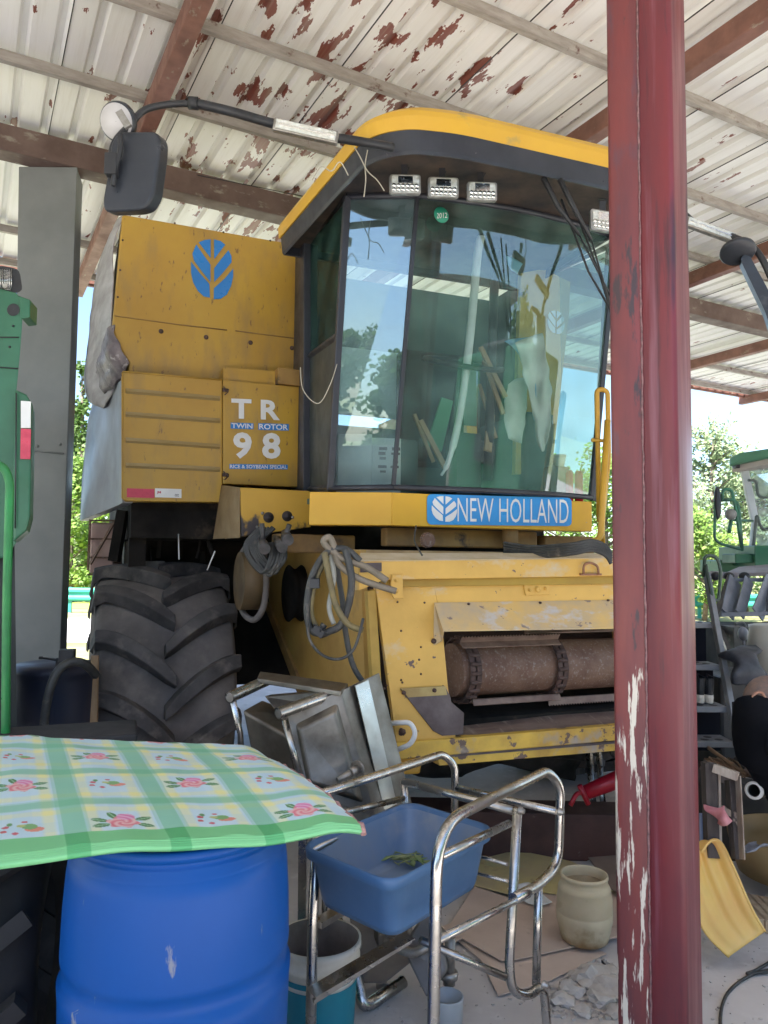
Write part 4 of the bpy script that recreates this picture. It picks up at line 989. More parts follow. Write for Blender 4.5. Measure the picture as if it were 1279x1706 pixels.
# ------------------------------------------------------------------ foreground
# blue drum
def lathe_thing(name, prof, c, mt, label, cat, n=48): 
    k = MB(); k.lathe(prof, c, Z, n); return tag(build(name, k, mt, loc=c), label, cat)
bc = V((-.515, 2.03, 0)); 
pf = [(.001,.0),(.25,0),(.262,.012),(.272,.05),(.285,.22),(.292,.27),(.285,.275),(.285,.285),(.292,.29),(.297,.45),(.299,.52),(.302,.555),(.292,.562),(.290,.60),(.296,.606),(.297,.62),(.294,.72),(.288,.80),(.283,.835),(.280,.838),(.281,.843),(.277,.846),(.278,.851),(.274,.854),(.275,.859),(.271,.863),(.268,.868),(.267,.874),(.276,.878),(.280,.886),(.278,.897),(.268,.901),(.258,.897),(.254,.88),(.256,.86),(.262,.70),(.265,.3)]
pf = [(a_*.945, h_*1.055) for a_, h_ in pf]
lathe_thing('blue_barrel', pf, bc, barrelb, 'big bright blue plastic barrel holding up the floral mat', 'barrel', 72)
# the mat
zm = .992
NR, FR, FL, NLc = onz(606,1368,zm-.015), onz(444,1243,zm), onz(-75,1222,zm+.0), onz(-150,1452,zm-.0)
rr_ = random.Random(11)
def proj(p):
    d = p-CAM; f = d.dot(F0); return PW/2+FPX*d.dot(CR)/f, PH/2-FPX*d.dot(CU)/f
def s_near(px):
    a, b_ = 0.0, 1.0
    for _ in range(40):
        m_ = (a+b_)/2
        if proj(NR*(1-m_)+NLc*m_)[0] > px: a = m_
        else: b_ = m_
    return a
def t_left(py):
    a, b_ = 0.0, 1.0
    for _ in range(40):
        m_ = (a+b_)/2; p = (NR*.2+NLc*.8)*(1-m_)+(FR*.2+FL*.8)*m_
        if proj(p)[1] > py: a = m_
        else: b_ = m_
    return a
S1, S2, S3 = s_near(460), s_near(306), s_near(132)
DS = (S3-S1)/2; HZ = [t_left(1350), t_left(1292), t_left(1243)]; DT = (HZ[2]-HZ[0])/2
print('stripes', S1, S2, S3, HZ)
def matcol(s, t):
    # s: 0 right .. 1 left (735 px along the near edge), t: 0 near .. 1 far
    st = [S1, S1+DS, S1+2*DS, S1+3*DS, S1+4*DS]; hz = HZ
    g = (.20,.60,.33); wh_ = (.80,.92,.92); ye = (.97,.94,.42); bl_2 = (.50,.76,.92)
    cs = (s-S1)/DS; ct = (t-HZ[0])/DT
    fs, ft = cs-math.floor(cs), ct-math.floor(ct)
    c = [wh_[i]*.55+bl_2[i]*.45 for i in range(3)]
    ys = max(0, 1-abs(fs-.24)/.08) + max(0, 1-abs(fs-.80)/.08); yt = max(0, 1-abs(ft-.20)/.07)+max(0, 1-abs(ft-.80)/.07)
    k_ = min(1, .55*min(1,ys*2)+.5*min(1,yt*2)); c = [c[i]*(1-k_)+ye[i]*k_ for i in range(3)]
    if abs(fs-.5) < .10 or abs(ft-.5) < .10: c = [c[i]*.75+bl_2[i]*.25 for i in range(3)]
    def over(c, a): return [c[i]*(1-a)+g[i]*a for i in range(3)]
    for x in st:
        if abs(s-x) < .024: c = over(c, .72)
        elif abs(s-x) < .034: c = over(c, .35)
    for y in hz:
        if abs(t-y) < .022: c = over(c, .66)
        elif abs(t-y) < .03: c = over(c, .3)
    if t < .085: c = [.24,.66,.30] if not any(abs(s-x) < .024 for x in st) else [.12,.5,.2]
    # motifs
    i, j = math.floor(cs), math.floor(ct); dx, dy = (fs-.5)*.27, (ft-.5)*.37
    if t > .095:
        if (i+j) % 2 == 0:
            dy += .0
            r = math.hypot(dx*1.0, dy*1.0)
            an = math.atan2(dy, dx)
            for k in range(5):
                a = [.3,-.35,2.7,3.6,1.2][k]; ex, ey = math.cos(a)*.066, math.sin(a)*.058
                lx = (dx-ex)*math.cos(a)+(dy-ey)*math.sin(a); ly = -(dx-ex)*math.sin(a)+(dy-ey)*math.cos(a)
                if (lx/.026)**2+(ly/.013)**2 < 1: c = (.10,.30,.11) if abs(ly) > .0025 else (.4,.6,.4)
            if r < .043+.006*math.sin(an*6):
                sp_ = .5+.5*math.sin(an*3+r*260); c = [(.86,.22,.28)[q]*sp_+(.93,.62,.60)[q]*(1-sp_) for q in range(3)]
            if math.hypot(dx+.012, dy-.045) < .026:
                sp_ = .5+.5*math.sin(an*5+r*300); c = [(.80,.20,.45)[q]*sp_+(.9,.55,.72)[q]*(1-sp_) for q in range(3)]
        else:
            for (ex, ey, rx, ry, cc) in ((-.03,-.005,.026,.018,(.85,.32,.24)),(-.018,.015,.022,.02,(.25,.5,.2)),(.005,.022,.012,.01,(.6,.65,.25)),(.045,.02,.010,.010,(.65,.12,.14)),(.05,-.012,.009,.009,(.65,.12,.14)),(.02,-.03,.009,.009,(.7,.15,.2)),(.035,.04,.008,.012,(.15,.4,.15)),(-.005,.05,.008,.008,(.65,.12,.14))):
                if ((dx-ex)/rx)**2+((dy-ey)/ry)**2 < 1: c = cc
    return c
nu_, nv_ = 420, 300
k = MB(); cols = []
def msurf(s, t):
    n_ = NR*(1-s)+NLc*s; f = FR*(1-s)+FL*s; p = n_*(1-t)+f*t
    p.z += .004*mnoise.noise(V((s*14+t*5,t*3,4)))*(t>.02)+.018*math.sin(PI*t)*(1-s) - .010*math.sin(PI*s*2.2) *(1-t) + .006*mnoise.noise(V((s*6,t*5,0)))
    # rounded, sagging right end
    e = max(0, .10-s)/.10; p.z -= .035*e*e*(.4+.6*t)
    # rolled hem
    if t < .02: p.z -= .012*(1-t/.02)
    return p
k.grid(msurf, nu_, nv_)
mo_ = build('floral_mat', k, None or mat('tmp', (1,1,1)))
me = mo_.data; ca = me.color_attributes.new('weave', 'FLOAT_COLOR', 'POINT')
buf = []
for j in range(nv_+1):
    for i in range(nu_+1):
        c = matcol(i/nu_, j/nv_); buf += [c[0]*.92, c[1]*.92, c[2]*.92, 1]
ca.data.foreach_set('color', buf)
mm = bpy.data.materials.new('printed_mat'); mm.use_nodes = True; n = mm.node_tree.nodes; L = mm.node_tree.links
at_ = n.new('ShaderNodeAttribute'); at_.attribute_name = 'weave'; bs = n['Principled BSDF']; bs.inputs['Roughness'].default_value = .42
L.new(at_.outputs['Color'], bs.inputs['Base Color'])
tc = n.new('ShaderNodeTexCoord'); mp = n.new('ShaderNodeMapping'); mp.inputs['Rotation'].default_value = (0,0,-math.atan2(A.y,A.x)); L.new(tc.outputs['Object'], mp.inputs[0])
wv = n.new('ShaderNodeTexWave'); wv.bands_direction = 'X'; wv.inputs['Scale'].default_value = 60; wv.inputs['Distortion'].default_value = .3; L.new(mp.outputs[0], wv.inputs['Vector'])
wv.bands_direction = 'Y'
bp = n.new('ShaderNodeBump'); bp.inputs['Strength'].default_value = .35; bp.inputs['Distance'].default_value = .002; L.new(wv.outputs['Fac'], bp.inputs['Height']); L.new(bp.outputs[0], bs.inputs['Normal'])
me.materials[0] = mm
md = mo_.modifiers.new('s', 'SOLIDIFY'); md.thickness = .012; md.offset = -1
tag(mo_, 'green plaid sleeping mat printed with pink roses, laid over the blue barrel', 'mat')
k = MB(); k.tube([msurf(.0, i/40)-Z*.006+V((.004*math.sin(i*2.3),0,.003*math.sin(i*1.7))) for i in range(41)], .0075, 6)
build('frayed_edge', k, mat('pink_binding', (.50,.28,.26),(.35,.2,.18),60,.9,bump=.5,bscale=200), mo_)
# big dark tyre under the left end of the mat
tcx = V((-1.16, 2.30, .46)); k = MB(); axt = V((.97,.22,.03)).normalized()
k.lathe([(.22,-.17),(.30,-.22),(.38,-.22),(.42,-.18),(.43,0),(.42,.18),(.38,.22),(.30,.22),(.22,.17)], tcx, axt, 56)
ot = build('spare_tyre', k, mat('black_tyre', (.022,.023,.026),(.014,.015,.017),3,.8,spec=.2,spots=((.08,.08,.085),.62,3,(1,1,1),.3)))
tag(ot, 'dark tyre standing under the left end of the floral mat', 'tyre')
k = MB(); x_ = axt.orthogonal().normalized(); y_ = axt.cross(x_)
for i in range(15):
    for sd_ in (-1, 1):
        a = 2*PI*(i+.25*sd_)/15; rr = [(tcx + axt*(sd_*.21*(1-q_)) + (x_*math.cos(a+.35*q_)+y_*math.sin(a+.35*q_))*.44) for q_ in (0,.5,1)]
        for u_, v_ in zip(rr[:-1], rr[1:]): k.bar(u_, v_, .045,.045, up=(u_-tcx).normalized())
build('tread_lug', k, mat('black_tyre2', (.03,.031,.034),(.018,.018,.02),3,.75,spec=.2), ot)
k = MB(); k.box(V((-1.75,2.9,0)), V((.75,.3,0)), V((-.1,.3,0)), Z*.9); tag(build('dark_crate', k, mat('dark_crate_wood',(.03,.03,.032),(.02,.02,.022),3,.8), bevel=.01), 'dark crate under the far left of the mat', 'crate')

# dark drum with valve box behind the mat
dc_ = at(92,1112,4.05); dc_ = V((dc_.x, dc_.y, 0)); zt_ = at(92,1112,4.05).z
dd = lathe_thing('dark_drum', [(.001,0),(.20,0),(.21,.05),(.215,.4),(.205,zt_-.06),(.208,zt_-.03),(.212,zt_-.02),(.212,zt_),(.19,zt_+.022),(.001,zt_+.026)], dc_, darkdrum, 'dark blue drum with a domed lid left of the big tyre', 'drum')
k = MB(); k.tube(spline([at(72,1222,3.7),at(78,1170,3.7),at(92,1125,3.72),at(115,1104,3.75),at(140,1106,3.8),at(160,1125,3.9)]), .022, 8); tag(build('rubber_hose', k, hoser), 'thick black hose arching over the dark drum', 'hose')
k = MB(); k.cbox(at(112,1092,3.85), .07,.07,.06, V((.95,.2,0)).normalized(), V((-.2,.95,0)).normalized()); k.tube([at(68,1096,3.85), at(100,1100,3.85)], .006, 6); k.lathe([(.008,-.01),(.008,.01)], at(68,1096,3.85), V((1,0,0)), 8, cap=True); k.cbox(at(104,1104,3.86), .05,.05,.05); tag(build('control_valve', k, black, bevel=.006), 'small black valve block with a lever on the dark drum', 'valve')
k = MB(); k.bar(at(161,1210,3.95)-Z*.8, at(158,1092,4.05), .035,.02, up=V((0,1,0))); tag(build('timber_batten', k, wood), 'upright pale timber batten beside the big tyre', 'batten')
# green machine at the left edge
GY = 3.5
gm = thing('green_harvester', 'green harvester side with a reflective strip at the left edge of the shed', 'harvester', V((-2.4,3.8,0)))
ex = V((-.75,.55,0))
k = MB(); k.prism([at(x,y,GY) for x,y in [(-260,470),(-10,478),(28,487),(37,500),(38,538),(35,580),(31,625),(28,655),(28,905),(10,930),(-260,930)]], ex*.8); build('body_panel', k, greenp, gm, bevel=.008)
k = MB(); k.prism([at(x,y,GY-.05) for x,y in [(25,648),(44,657),(53,672),(53,720),(50,860),(44,884),(22,903),(22,780)]], V((-.1,.25,0))); build('corner_bulge', k, greenp, gm, bevel=.01)
k = MB(); k.prism([at(x,y,GY-.02) for x,y in [(30,492),(50,499),(49,529),(34,531)]], V((-.02,.12,0))); build('side_box', k, greenp, gm, bevel=.005)
k = MB(); k.tube([at(x,y,GY-.004) for x,y in [(0,562),(31,562)]], .003, 5); k.tube([at(x,y,GY-.004) for x,y in [(0,612),(30,614)]], .003, 5); k.tube([at(x,y,GY-.06) for x,y in [(27,655),(25,880)]], .003, 5)
for x, y in [(16,578),(22,543)]: k.lathe([(.006,0),(.005,.005),(.001,.006)], at(x,y,GY-.001), V((0,-1,0)), 8)
build('panel_seam', k, black, gm)
k = MB(); k.lathe([(.03,0),(.001,.001)], at(22,516,GY-.002), V((0,-1,0)), 14); build('oil_spot', k, black, gm)
for y0,y1,mt in ((668,713,whitep),(714,765,redref)):
    k = MB(); k.prism([at(35,y0,GY-.056), at(51.5,y0+1,GY-.056), at(50.5 if y1>720 else 51,y1,GY-.056), at(34 if y1>720 else 35,y1,GY-.056)], V((0,-.003,0))); build('reflective_strip', k, mt, gm)
k = MB(); k.prism(fillet([at(x,y,GY+.02) for x,y in [(-200,440),(5,443),(32,448),(38,487),(-200,480)]], .03, 3, True), ex*.3); build('screen_housing', k, black, gm)
k = MB()
for i in range(14):
    k.tube([at(0+0*i,450+i*2.4,GY+.015), at(18,452+i*2.4,GY+.015)], .0012, 4)
for i in range(7): k.tube([at(1+i*3,448,GY+.013), at(1+i*3,482,GY+.013)], .0012, 4)
build('screen_mesh', k, silver, gm)
k = MB(); k.lathe([(.012,0),(.008,.01),(.001,.01)], at(8,476,GY), V((0,-1,0)), 10); build('cap', k, ivory, gm)
k = MB(); k.prism([at(x,y,GY+.06) for x,y in [(-260,930),(24,905),(28,1220),(-260,1300)]], ex*.5); build('lower_body', k, mat('dark_green_black',(.012,.02,.02),(.01,.013,.013),3,.7), gm)
k = MB(); k.tube(fillet([at(-60,770,3.2), at(5,775,3.2), at(16,800,3.2), at(11,1000,3.2), at(9,1235,3.2), at(9,1300,3.2)], .08), .018, 10); build('hand_rail', k, greenpipe, gm)
k = MB(); k.box(V((-2.9,3.7,0)), V((.5,0,0)), V((0,.8,0)), Z*.55); build('axle_stand', k, black, gm)

# ---- steel sink tipped on its side
sk = thing('steel_sink', 'stainless steel sink unit with pipe legs tipped against the harvester feeder', 'sink', at(560,1400,3.45)-Z*.4)
def spoly(pxd, ext, name, mt=sinkst, bevel=.004):
    k = MB(); k.prism([at(*p) for p in pxd], ext); return build(name, k, mt, sk, bevel=bevel)
rt = [(567,1150,3.02),(632,1120,3.20),(688,1345,3.16),(626,1362,2.98)]
spoly(rt, V((-.02,-.004,-.012)), 'sink_top')
spoly([(590,1142,3.06),(612,1132,3.13),(662,1350,3.09),(640,1356,3.03)], V((.004,-.004,0)), 'bright_strip', mat('bright_stainless',(.50,.485,.45),(.30,.285,.26),3,.38,metal=1), .001)  # brighter stainless strip along the sink top
# the underside face with a framed basin
spoly([(478,1190,2.98),(567,1150,3.02),(626,1362,2.98),(505,1320,2.93)], V((.03,.04,0)), 'side_wall')
k = MB(); q4 = [at(491,1205,2.985), at(562,1172,3.01), at(606,1338,2.975), at(512,1308,2.94)]; c = sum(q4,V())/4
inn = [p+(c-p)*.16+V((0,-.03,.0)) for p in q4]
k.add(q4+inn, [[0,1,5,4],[1,2,6,5],[2,3,7,6],[3,0,4,7],[4,5,6,7]]); build('basin', k, sinkst, sk, bevel=.01, seg=3)
spoly([(433,1118,3.2),(580,1138,3.08),(567,1152,3.0),(428,1130,3.12)], Z*-.02, 'top_edge')
spoly([(440,1160,3.2),(560,1150,3.15),(560,1180,3.15),(478,1210,3.1)], V((.02,.05,0)), 'inner_wall')
k = MB(); k.prism([at(403,1183,3.12), at(436,1165,3.26), at(500,1190,3.2), at(480,1228,3.05)], V((0.03,.03,-.16))); build('second_basin', k, sinkst, sk, bevel=.012, seg=3)
for a, b_ in (((382,1162,2.98),(448,1132,3.2)), ((463,1189,2.86),(548,1158,3.05))):
    k = MB(); p, q_ = at(*a), at(*b_); k.tube([p, q_], .022, 18, cap=False); k.tube([p+(q_-p)*.001, p+(q_-p)*.01], .0185, 18); build('leg', k, chrome, sk)
k = MB(); k.tube([at(388,1168,3.0), at(400,1222,3.05), at(402,1260,3.05)], .012, 8); build('brace', k, chrome, sk); k = MB(); k.tube([at(474,1200,2.93), at(502,1300,2.9)], .012, 8); build('brace', k, chrome, sk)
k = MB(); p = at(578,1291,2.88); q_ = at(594,1281,2.93); k.tube([at(562,1300,2.86), p, p+(q_-p)*.3], [.010,.012,.012], 12); k.tube([p+(q_-p)*.3, q_], .018, 6); k.tube([q_, q_+(q_-p)*.15], .030, 20); build('drain_fitting', k, zinc, sk)
# lower part carried on the ground behind the trolley
k = MB(); k.bar(at(625,1362,3.0), V((at(625,1362,3.0).x+.03, 3.02, 0)), .03,.03); k.bar(at(505,1320,2.95), V((at(505,1320,2.95).x, 3.0, 0)), .03,.03); build('leg', k, chrome, sk)

# ---- trolley
tr_ = thing('steel_trolley', 'chrome tube trolley frame carrying the blue washing tub', 'trolley', V((.25,2.6,0)))
def tube_px(pts, r, name='frame_tube', fr=.06, mt=chrome, nseg=14):
    k = MB(); k.tube(fillet([at(*p) for p in pts], fr, 7), r, nseg); return build(name, k, mt, tr_)
tube_px([(716,1990,2.10),(723,1640,2.12),(728,1375,2.14),(912,1284,2.74),(934,1310,2.76),(930,1440,2.76),(897,1475,2.66),(855,1497,2.52)], .0165, 'side_loop', .14)
tube_px([(862,1345,2.58),(848,1610,2.56),(853,1652,2.56),(880,1660,2.60),(905,1640,2.66),(911,1700,2.66),(911,1800,2.66)], .0155, 'end_post', .07)
tube_px([(897,1470,2.70),(893,1640,2.70)], .0145)
tube_px([(510,1330,2.60),(580,1308,2.66),(738,1256,3.08),(758,1275,3.10),(757,1380,3.10)], .0155, 'side_loop', .09)
tube_px([(758,1312,3.10),(928,1352,2.76)], .013); tube_px([(672,1302,2.98),(860,1352,2.62)], .014)
tube_px([(732,1427,2.15),(848,1372,2.55)], .012); tube_px([(515,1420,2.48),(660,1345,2.92)], .010); tube_px([(540,1362,2.62),(672,1330,2.95)], .011)
tube_px([(530,1352,2.58),(521,1520,2.5),(516,1800,2.45)], .017, 'leg'); tube_px([(543,1352,2.66),(540,1540,2.62)], .010)
tube_px([(672,1300,2.98),(680,1400,2.98)], .013)
tube_px([(722,1570,2.12),(850,1505,2.5),(880,1490,2.6)], .011); tube_px([(700,1566,2.5),(842,1628,2.55)], .012)
tube_px([(690,1395,3.0),(845,1440,2.6)], .006); tube_px([(700,1430,3.0),(845,1468,2.6)], .006)
k = MB(); k.bar(at(518,1655,2.42), at(682,1558,2.62), .06,.004); k.bar(at(522,1668,2.41), at(684,1567,2.61), .012,.012)
for i in range(4): k.lathe([(.008,0),(.006,.006),(.001,.006)], at(545+i*38,1650-i*23,2.43+.045*i), V((0,-1,.3)), 8)
build('shelf_bracket', k, chrome, tr_)
k = MB(); k.bar(at(528,1540,2.5), at(575,1512,2.62), .04,.02); build('shelf_bracket', k, chrome, tr_)
k = MB()
for x, y, Y in ((865,1350,2.54),(931,1352,2.70),(905,1640,2.62)): k.lathe([(.013,0),(.013,.008),(.008,.010),(.008,.018),(.001,.019)], at(x,y,Y), V((.7,-.7,0)), 12)
build('bolt', k, zinc, tr_)
# tub
zr_ = .72
cA, cB, cC = onz(652,1470,zr_), onz(503,1409,zr_), onz(823,1380,zr_)
ex1 = (cB-cA); ex2 = (cC-cA)
def rrect(c, e1, e2, k_, r, z):
    pts = [c+(e1*sx+e2*sy)*.5*k_ for sx, sy in ((-1,-1),(1,-1),(1,1),(-1,1))]
    return [V((p.x,p.y,z)) for p in fillet(pts, r, 6, True)]
tcn = cA + ex1*.5 + ex2*.5
e1s, e2s = ex1, ex2
def tubshell(prof):
    k = MB(); rings = [rrect(tcn, e1s*1.04, e2s*1.04, s_, .07*s_, z) for s_, z in prof]; n_ = len(rings[0])
    k.add([p for r in rings for p in r], [[j*n_+i, j*n_+(i+1)%n_, (j+1)*n_+(i+1)%n_, (j+1)*n_+i] for j in range(len(rings)-1) for i in range(n_)], True)
    return k, rings
tb = thing('washing_tub', 'blue rectangular plastic tub with a few green leaves, on the chrome trolley', 'tub', V((tcn.x,tcn.y,zr_-.19)))
k, rg = tubshell([(.75,zr_-.178),(.80,zr_-.18),(.83,zr_-.16),(.93,zr_-.022),(.945,zr_-.02),(.955,zr_-.035),(.99,zr_-.03),(1.0,zr_-.005),(.985,zr_+.004),(.955,zr_+.002),(.93,zr_-.012)])
k.add(rg[0], [list(range(len(rg[0])))]); build('tub_body', k, tubb, tb)
k, rg = tubshell([(.93,zr_-.011),(.88,zr_-.05),(.80,zr_-.150),(.76,zr_-.162),(.6,zr_-.166)]); k.add(rg[-1], [list(range(len(rg[-1])))]); build('tub_inside', k, tubin, tb)
k = MB(); r3 = random.Random(2); lc = onz(684,1437,zr_-.155)
for i in range(26):
    p = lc + V((r3.gauss(0,.04), r3.gauss(0,.03), .006+.012*r3.random())); a = r3.random()*6.3; l = .02+.03*r3.random(); d = V((math.cos(a),math.sin(a),r3.uniform(-.1,.2))); n_ = V((-d.y,d.x,.2))*.35
    k.prism([p-d*l, p-n_*l*.6, p+d*l, p+n_*l*.6], Z*.002)
tag(build('leaf_scraps', k, leafg), 'small heap of green leaf scraps lying in the blue tub', 'leaves')
# bucket
bx = at(530,1600,2.72); bb = V((bx.x,bx.y,0))
zb_ = .33
bkc = thing('paint_bucket', 'dirty white bucket with teal stripes standing between barrel and trolley', 'bucket', bb)
k = MB(); k.lathe([(.001,0),(.118,0),(.121,.01),(.130,.20),(.134,zb_-.075),(.143,zb_-.07),(.143,zb_-.055),(.137,zb_-.05),(.138,zb_-.03),(.146,zb_-.02),(.146,zb_),(.138,zb_)], bb, Z, 44); build('bucket_wall', k, bucketw, bkc)
k = MB(); k.lathe([(.1385,zb_-.001),(.133,.27),(.1265,.20),(.117,.05),(.110,.03),(.001,.03)], bb, Z, 44); build('bucket_inside', k, bucketin, bkc)
k = MB(); k.lathe([(.1335,.218),(.1345,.236)], bb, Z, 44); k.lathe([(.124,.04),(.1332,.205)], bb, Z, 44); build('teal_band', k, teal, bkc)
# steel scrap frame under the trolley
fr_ = thing('steel_chair_frame', 'bare steel chair frame lying on its side beneath the trolley', 'chair frame', at(640,1650,3.0)-Z*.1)
def fpx(pts, r, mt=zinc, name='tube', f=.05):
    k = MB(); k.tube(fillet([at(*p) for p in pts], f), r, 10); build(name, k, mt, fr_)
fpx([(560,1530,3.0),(597,1640,2.9),(605,1680,2.86),(672,1635,3.0)], .022, chrome); fpx([(590,1590,2.95),(612,1545,3.1)], .012); fpx([(750,1560,2.9),(748,1625,2.9)], .02)
fpx([(640,1570,2.85),(690,1590,2.8),(720,1572,2.8)], .018)
k = MB(); k.prism([at(x,y,Y) for x,y,Y in [(575,1500,3.1),(680,1510,3.1),(690,1600,2.95),(640,1640,2.9),(600,1640,2.92)]], V((.01,.03,0))); k.prism([at(x,y,Y) for x,y,Y in [(668,1580,2.9),(720,1500,2.95),(745,1620,2.85),(710,1665,2.8)]], V((.01,.03,0)));
build('seat_shell', k, mat('grey_sheet_metal',(.22,.20,.18),(.14,.125,.115),4,.45,metal=.5), fr_, bevel=.01)
k = MB(); k.lathe([(.022,0),(.022,.02),(.032,.021),(.032,.045),(.02,.046)], at(748,1640,2.9), Z, 14, cap=True); build('foot', k, zinc, fr_)
k = MB(); pk = at(745,1690,2.75); k.lathe([(.001,0),(.05,0),(.056,.12),(.056,.125),(.05,.125),(.045,.01)], V((pk.x,pk.y,0)), Z, 24); tag(build('plastic_tub_small', k, mat('cup_grey',(.45,.47,.48),(.38,.4,.4),4,.5)), 'small pale pot on the floor behind the trolley leg', 'pot')

# floor clutter: cardboard, mat, keg, rubble
def flat(name, pxs, z, th, mt, label, cat, curl=0):
    k = MB(); pts = [onz(x,y,z) for x,y in pxs]; k.prism(pts, Z*th); return tag(build(name, k, mt, bevel=.001), label, cat)
flat('cardboard_sheet', [(718,1590),(790,1478),(845,1496),(1035,1440),(1040,1560),(860,1600),(835,1602),(770,1565)], .022, .005, card, 'flattened cardboard sheet under the milky keg', 'cardboard')
flat('cardboard_sheet', [(735,1545),(845,1508),(1010,1590),(905,1640),(830,1660),(800,1600)], .008, .005, card, 'torn lower cardboard sheet beside the broken concrete', 'cardboard')
flat('cardboard_sheet', [(980,1430),(1045,1425),(1045,1500),(1018,1482)], .05, .006, mat('brown_card',(.25,.19,.16),(.2,.15,.12),4,.85), 'small brown cardboard piece between keg and red post', 'cardboard')
ymat = mat('faded_yellow_print', (.62,.52,.22), (.50,.40,.24), 3, .6, spots=((.35,.2,.16),.6,5,(1,1,1),.1), wear2=((.4,.5,.3),.6,4,(1,1,1),.2))
flat('printed_board', [(770,1440),(860,1418),(950,1436),(1035,1475),(1000,1500),(862,1482),(845,1490),(735,1462)], .032, .006, ymat, 'faded yellow printed board lying under the harvester lip', 'board')
k = MB(); G3 = [[onz(x,y,z) for x,y,z in r] for r in ([(845,1480,.05),(880,1470,.07),(900,1486,.05)],[(855,1490,.042),(885,1490,.045),(912,1497,.045)],[(880,1505,.042),(900,1508,.044),(920,1503,.045)])]
tag(build('paper_scrap', loft(G3,.0), whitep, solid=.003), 'curled white paper on the yellow board near the trolley', 'paper')
flat('foil_board', [(950,1450),(985,1432),(1045,1450),(1045,1475),(1010,1472)], .04, .005, mat('pale_board',(.48,.47,.46),(.4,.39,.38),3,.5), 'pale grey board behind the milky keg', 'board')
kc = onz(974,1565,0.027); kc.z = .027
kp = [(.001,0),(.085,0),(.094,.01),(.104,.05),(.105,.053),(.110,.09),(.1125,.10),(.113,.13),(.110,.14),(.1125,.15),(.111,.17),(.104,.20),(.098,.215),(.094,.22),(.092,.228),(.088,.230),(.088,.262),(.092,.266),(.090,.275),(.084,.275),(.082,.22),(.09,.15),(.085,.03),(.001,.03)]
kp = [(.001,0),(.090,0),(.100,.008),(.108,.04),(.1095,.045),(.116,.09),(.1185,.095),(.121,.14),(.1185,.145),(.121,.15),(.1185,.20),(.1195,.205),(.112,.25),(.1135,.255),(.104,.275),(.100,.279),(.100,.305),(.103,.308),(.102,.322),(.097,.324),(.094,.318),(.094,.29),(.110,.15),(.09,.03),(.001,.03)]
kp = [(r_*.97,h_*.84) for r_,h_ in kp]
kg = lathe_thing('plastic_keg', kp, kc, keg, 'milky barrel-shaped plastic keg with muddy water on the cardboard', 'keg', 40)
k = MB(); k.lathe([(.001,.228),(.094,.228)], kc, Z, 30); build('keg_mud', k, mat('keg_mud',(.20,.15,.09),(.32,.27,.19),12,.7), kg)
# rubble edge: uneven broken concrete
rubm = mat('broken_concrete', (.60,.56,.52), (.42,.385,.35), 9, .85, bump=.5, bscale=30)
r4 = random.Random(8); rub = [(985,1640,.075),(950,1655,.05),(1012,1625,.05),(935,1672,.045),(1000,1672,.05),(970,1690,.035),(1020,1655,.07),(955,1630,.03),(1025,1690,.04)]
def rock(name, c, s_, mt, flatk=.5):
    bm = bmesh.new(); bmesh.ops.create_icosphere(bm, subdivisions=2, radius=1)
    k = MB(); vs = []
    sd2 = V((c.x*7, c.y*3, s_*50))
    for v in bm.verts:
        d = 1+.75*mnoise.noise(v.co*1.3+sd2)+.35*mnoise.noise(v.co*3+sd2); p = v.co*d
        vs.append(V((c.x+p.x*s_, c.y+p.y*s_*.8, max(0.001, c.z+p.z*s_*flatk+s_*flatk*.6))))
    k.add(vs, [[v.index for v in f.verts] for f in bm.faces]); bm.free()
    return build(name, k, mt)
for i, (x,y,s_) in enumerate(rub):
    c = onz(x,y,0); o = rock('concrete_chunk', c, s_, rubm)
    lb = ['largest broken concrete chunk at the torn cardboard edge','broken concrete chunk left of the largest one','broken concrete chunk behind the largest one, by the red post','small concrete chunk nearest the trolley foot','concrete chunk in front of the largest one','flat concrete chip nearest the camera','concrete chunk touching the red post','tiny concrete chip behind the left chunk','low concrete chip at the foot of the red post'][i]
    tag(o, lb, 'concrete chunk', 'broken concrete by the post')
k = MB(); r5 = random.Random(21)
for i in range(160):
    c = onz(905+r5.random()*130, 1600+r5.random()*100, 0)+Z*.004; s_ = .004+.009*r5.random()
    k.cbox(c, s_*2, s_*1.5, s_, V((math.cos(i),math.sin(i),.2)).normalized(), V((-math.sin(i),math.cos(i),0)), Z)
for i in range(420):
    c = onz(560+r5.random()*720, 1470+r5.random()*260, 0)+Z*.003; s_ = .002+.004*r5.random()**2
    k.cbox(c, s_*2.4, s_*1.5, s_, V((math.cos(i),math.sin(i),.2)).normalized(), V((-math.sin(i),math.cos(i),0)), Z)
g = build('gravel', k, rubm); g['kind'] = 'stuff'
# ground crack
k = MB(); k.tube(spline([onz(1000,1600,.001),onz(1020,1625,.001),onz(1012,1660,.001),onz(1035,1690,.001)]), .005, 4); kind(build('floor_crack', k, black),'structure')
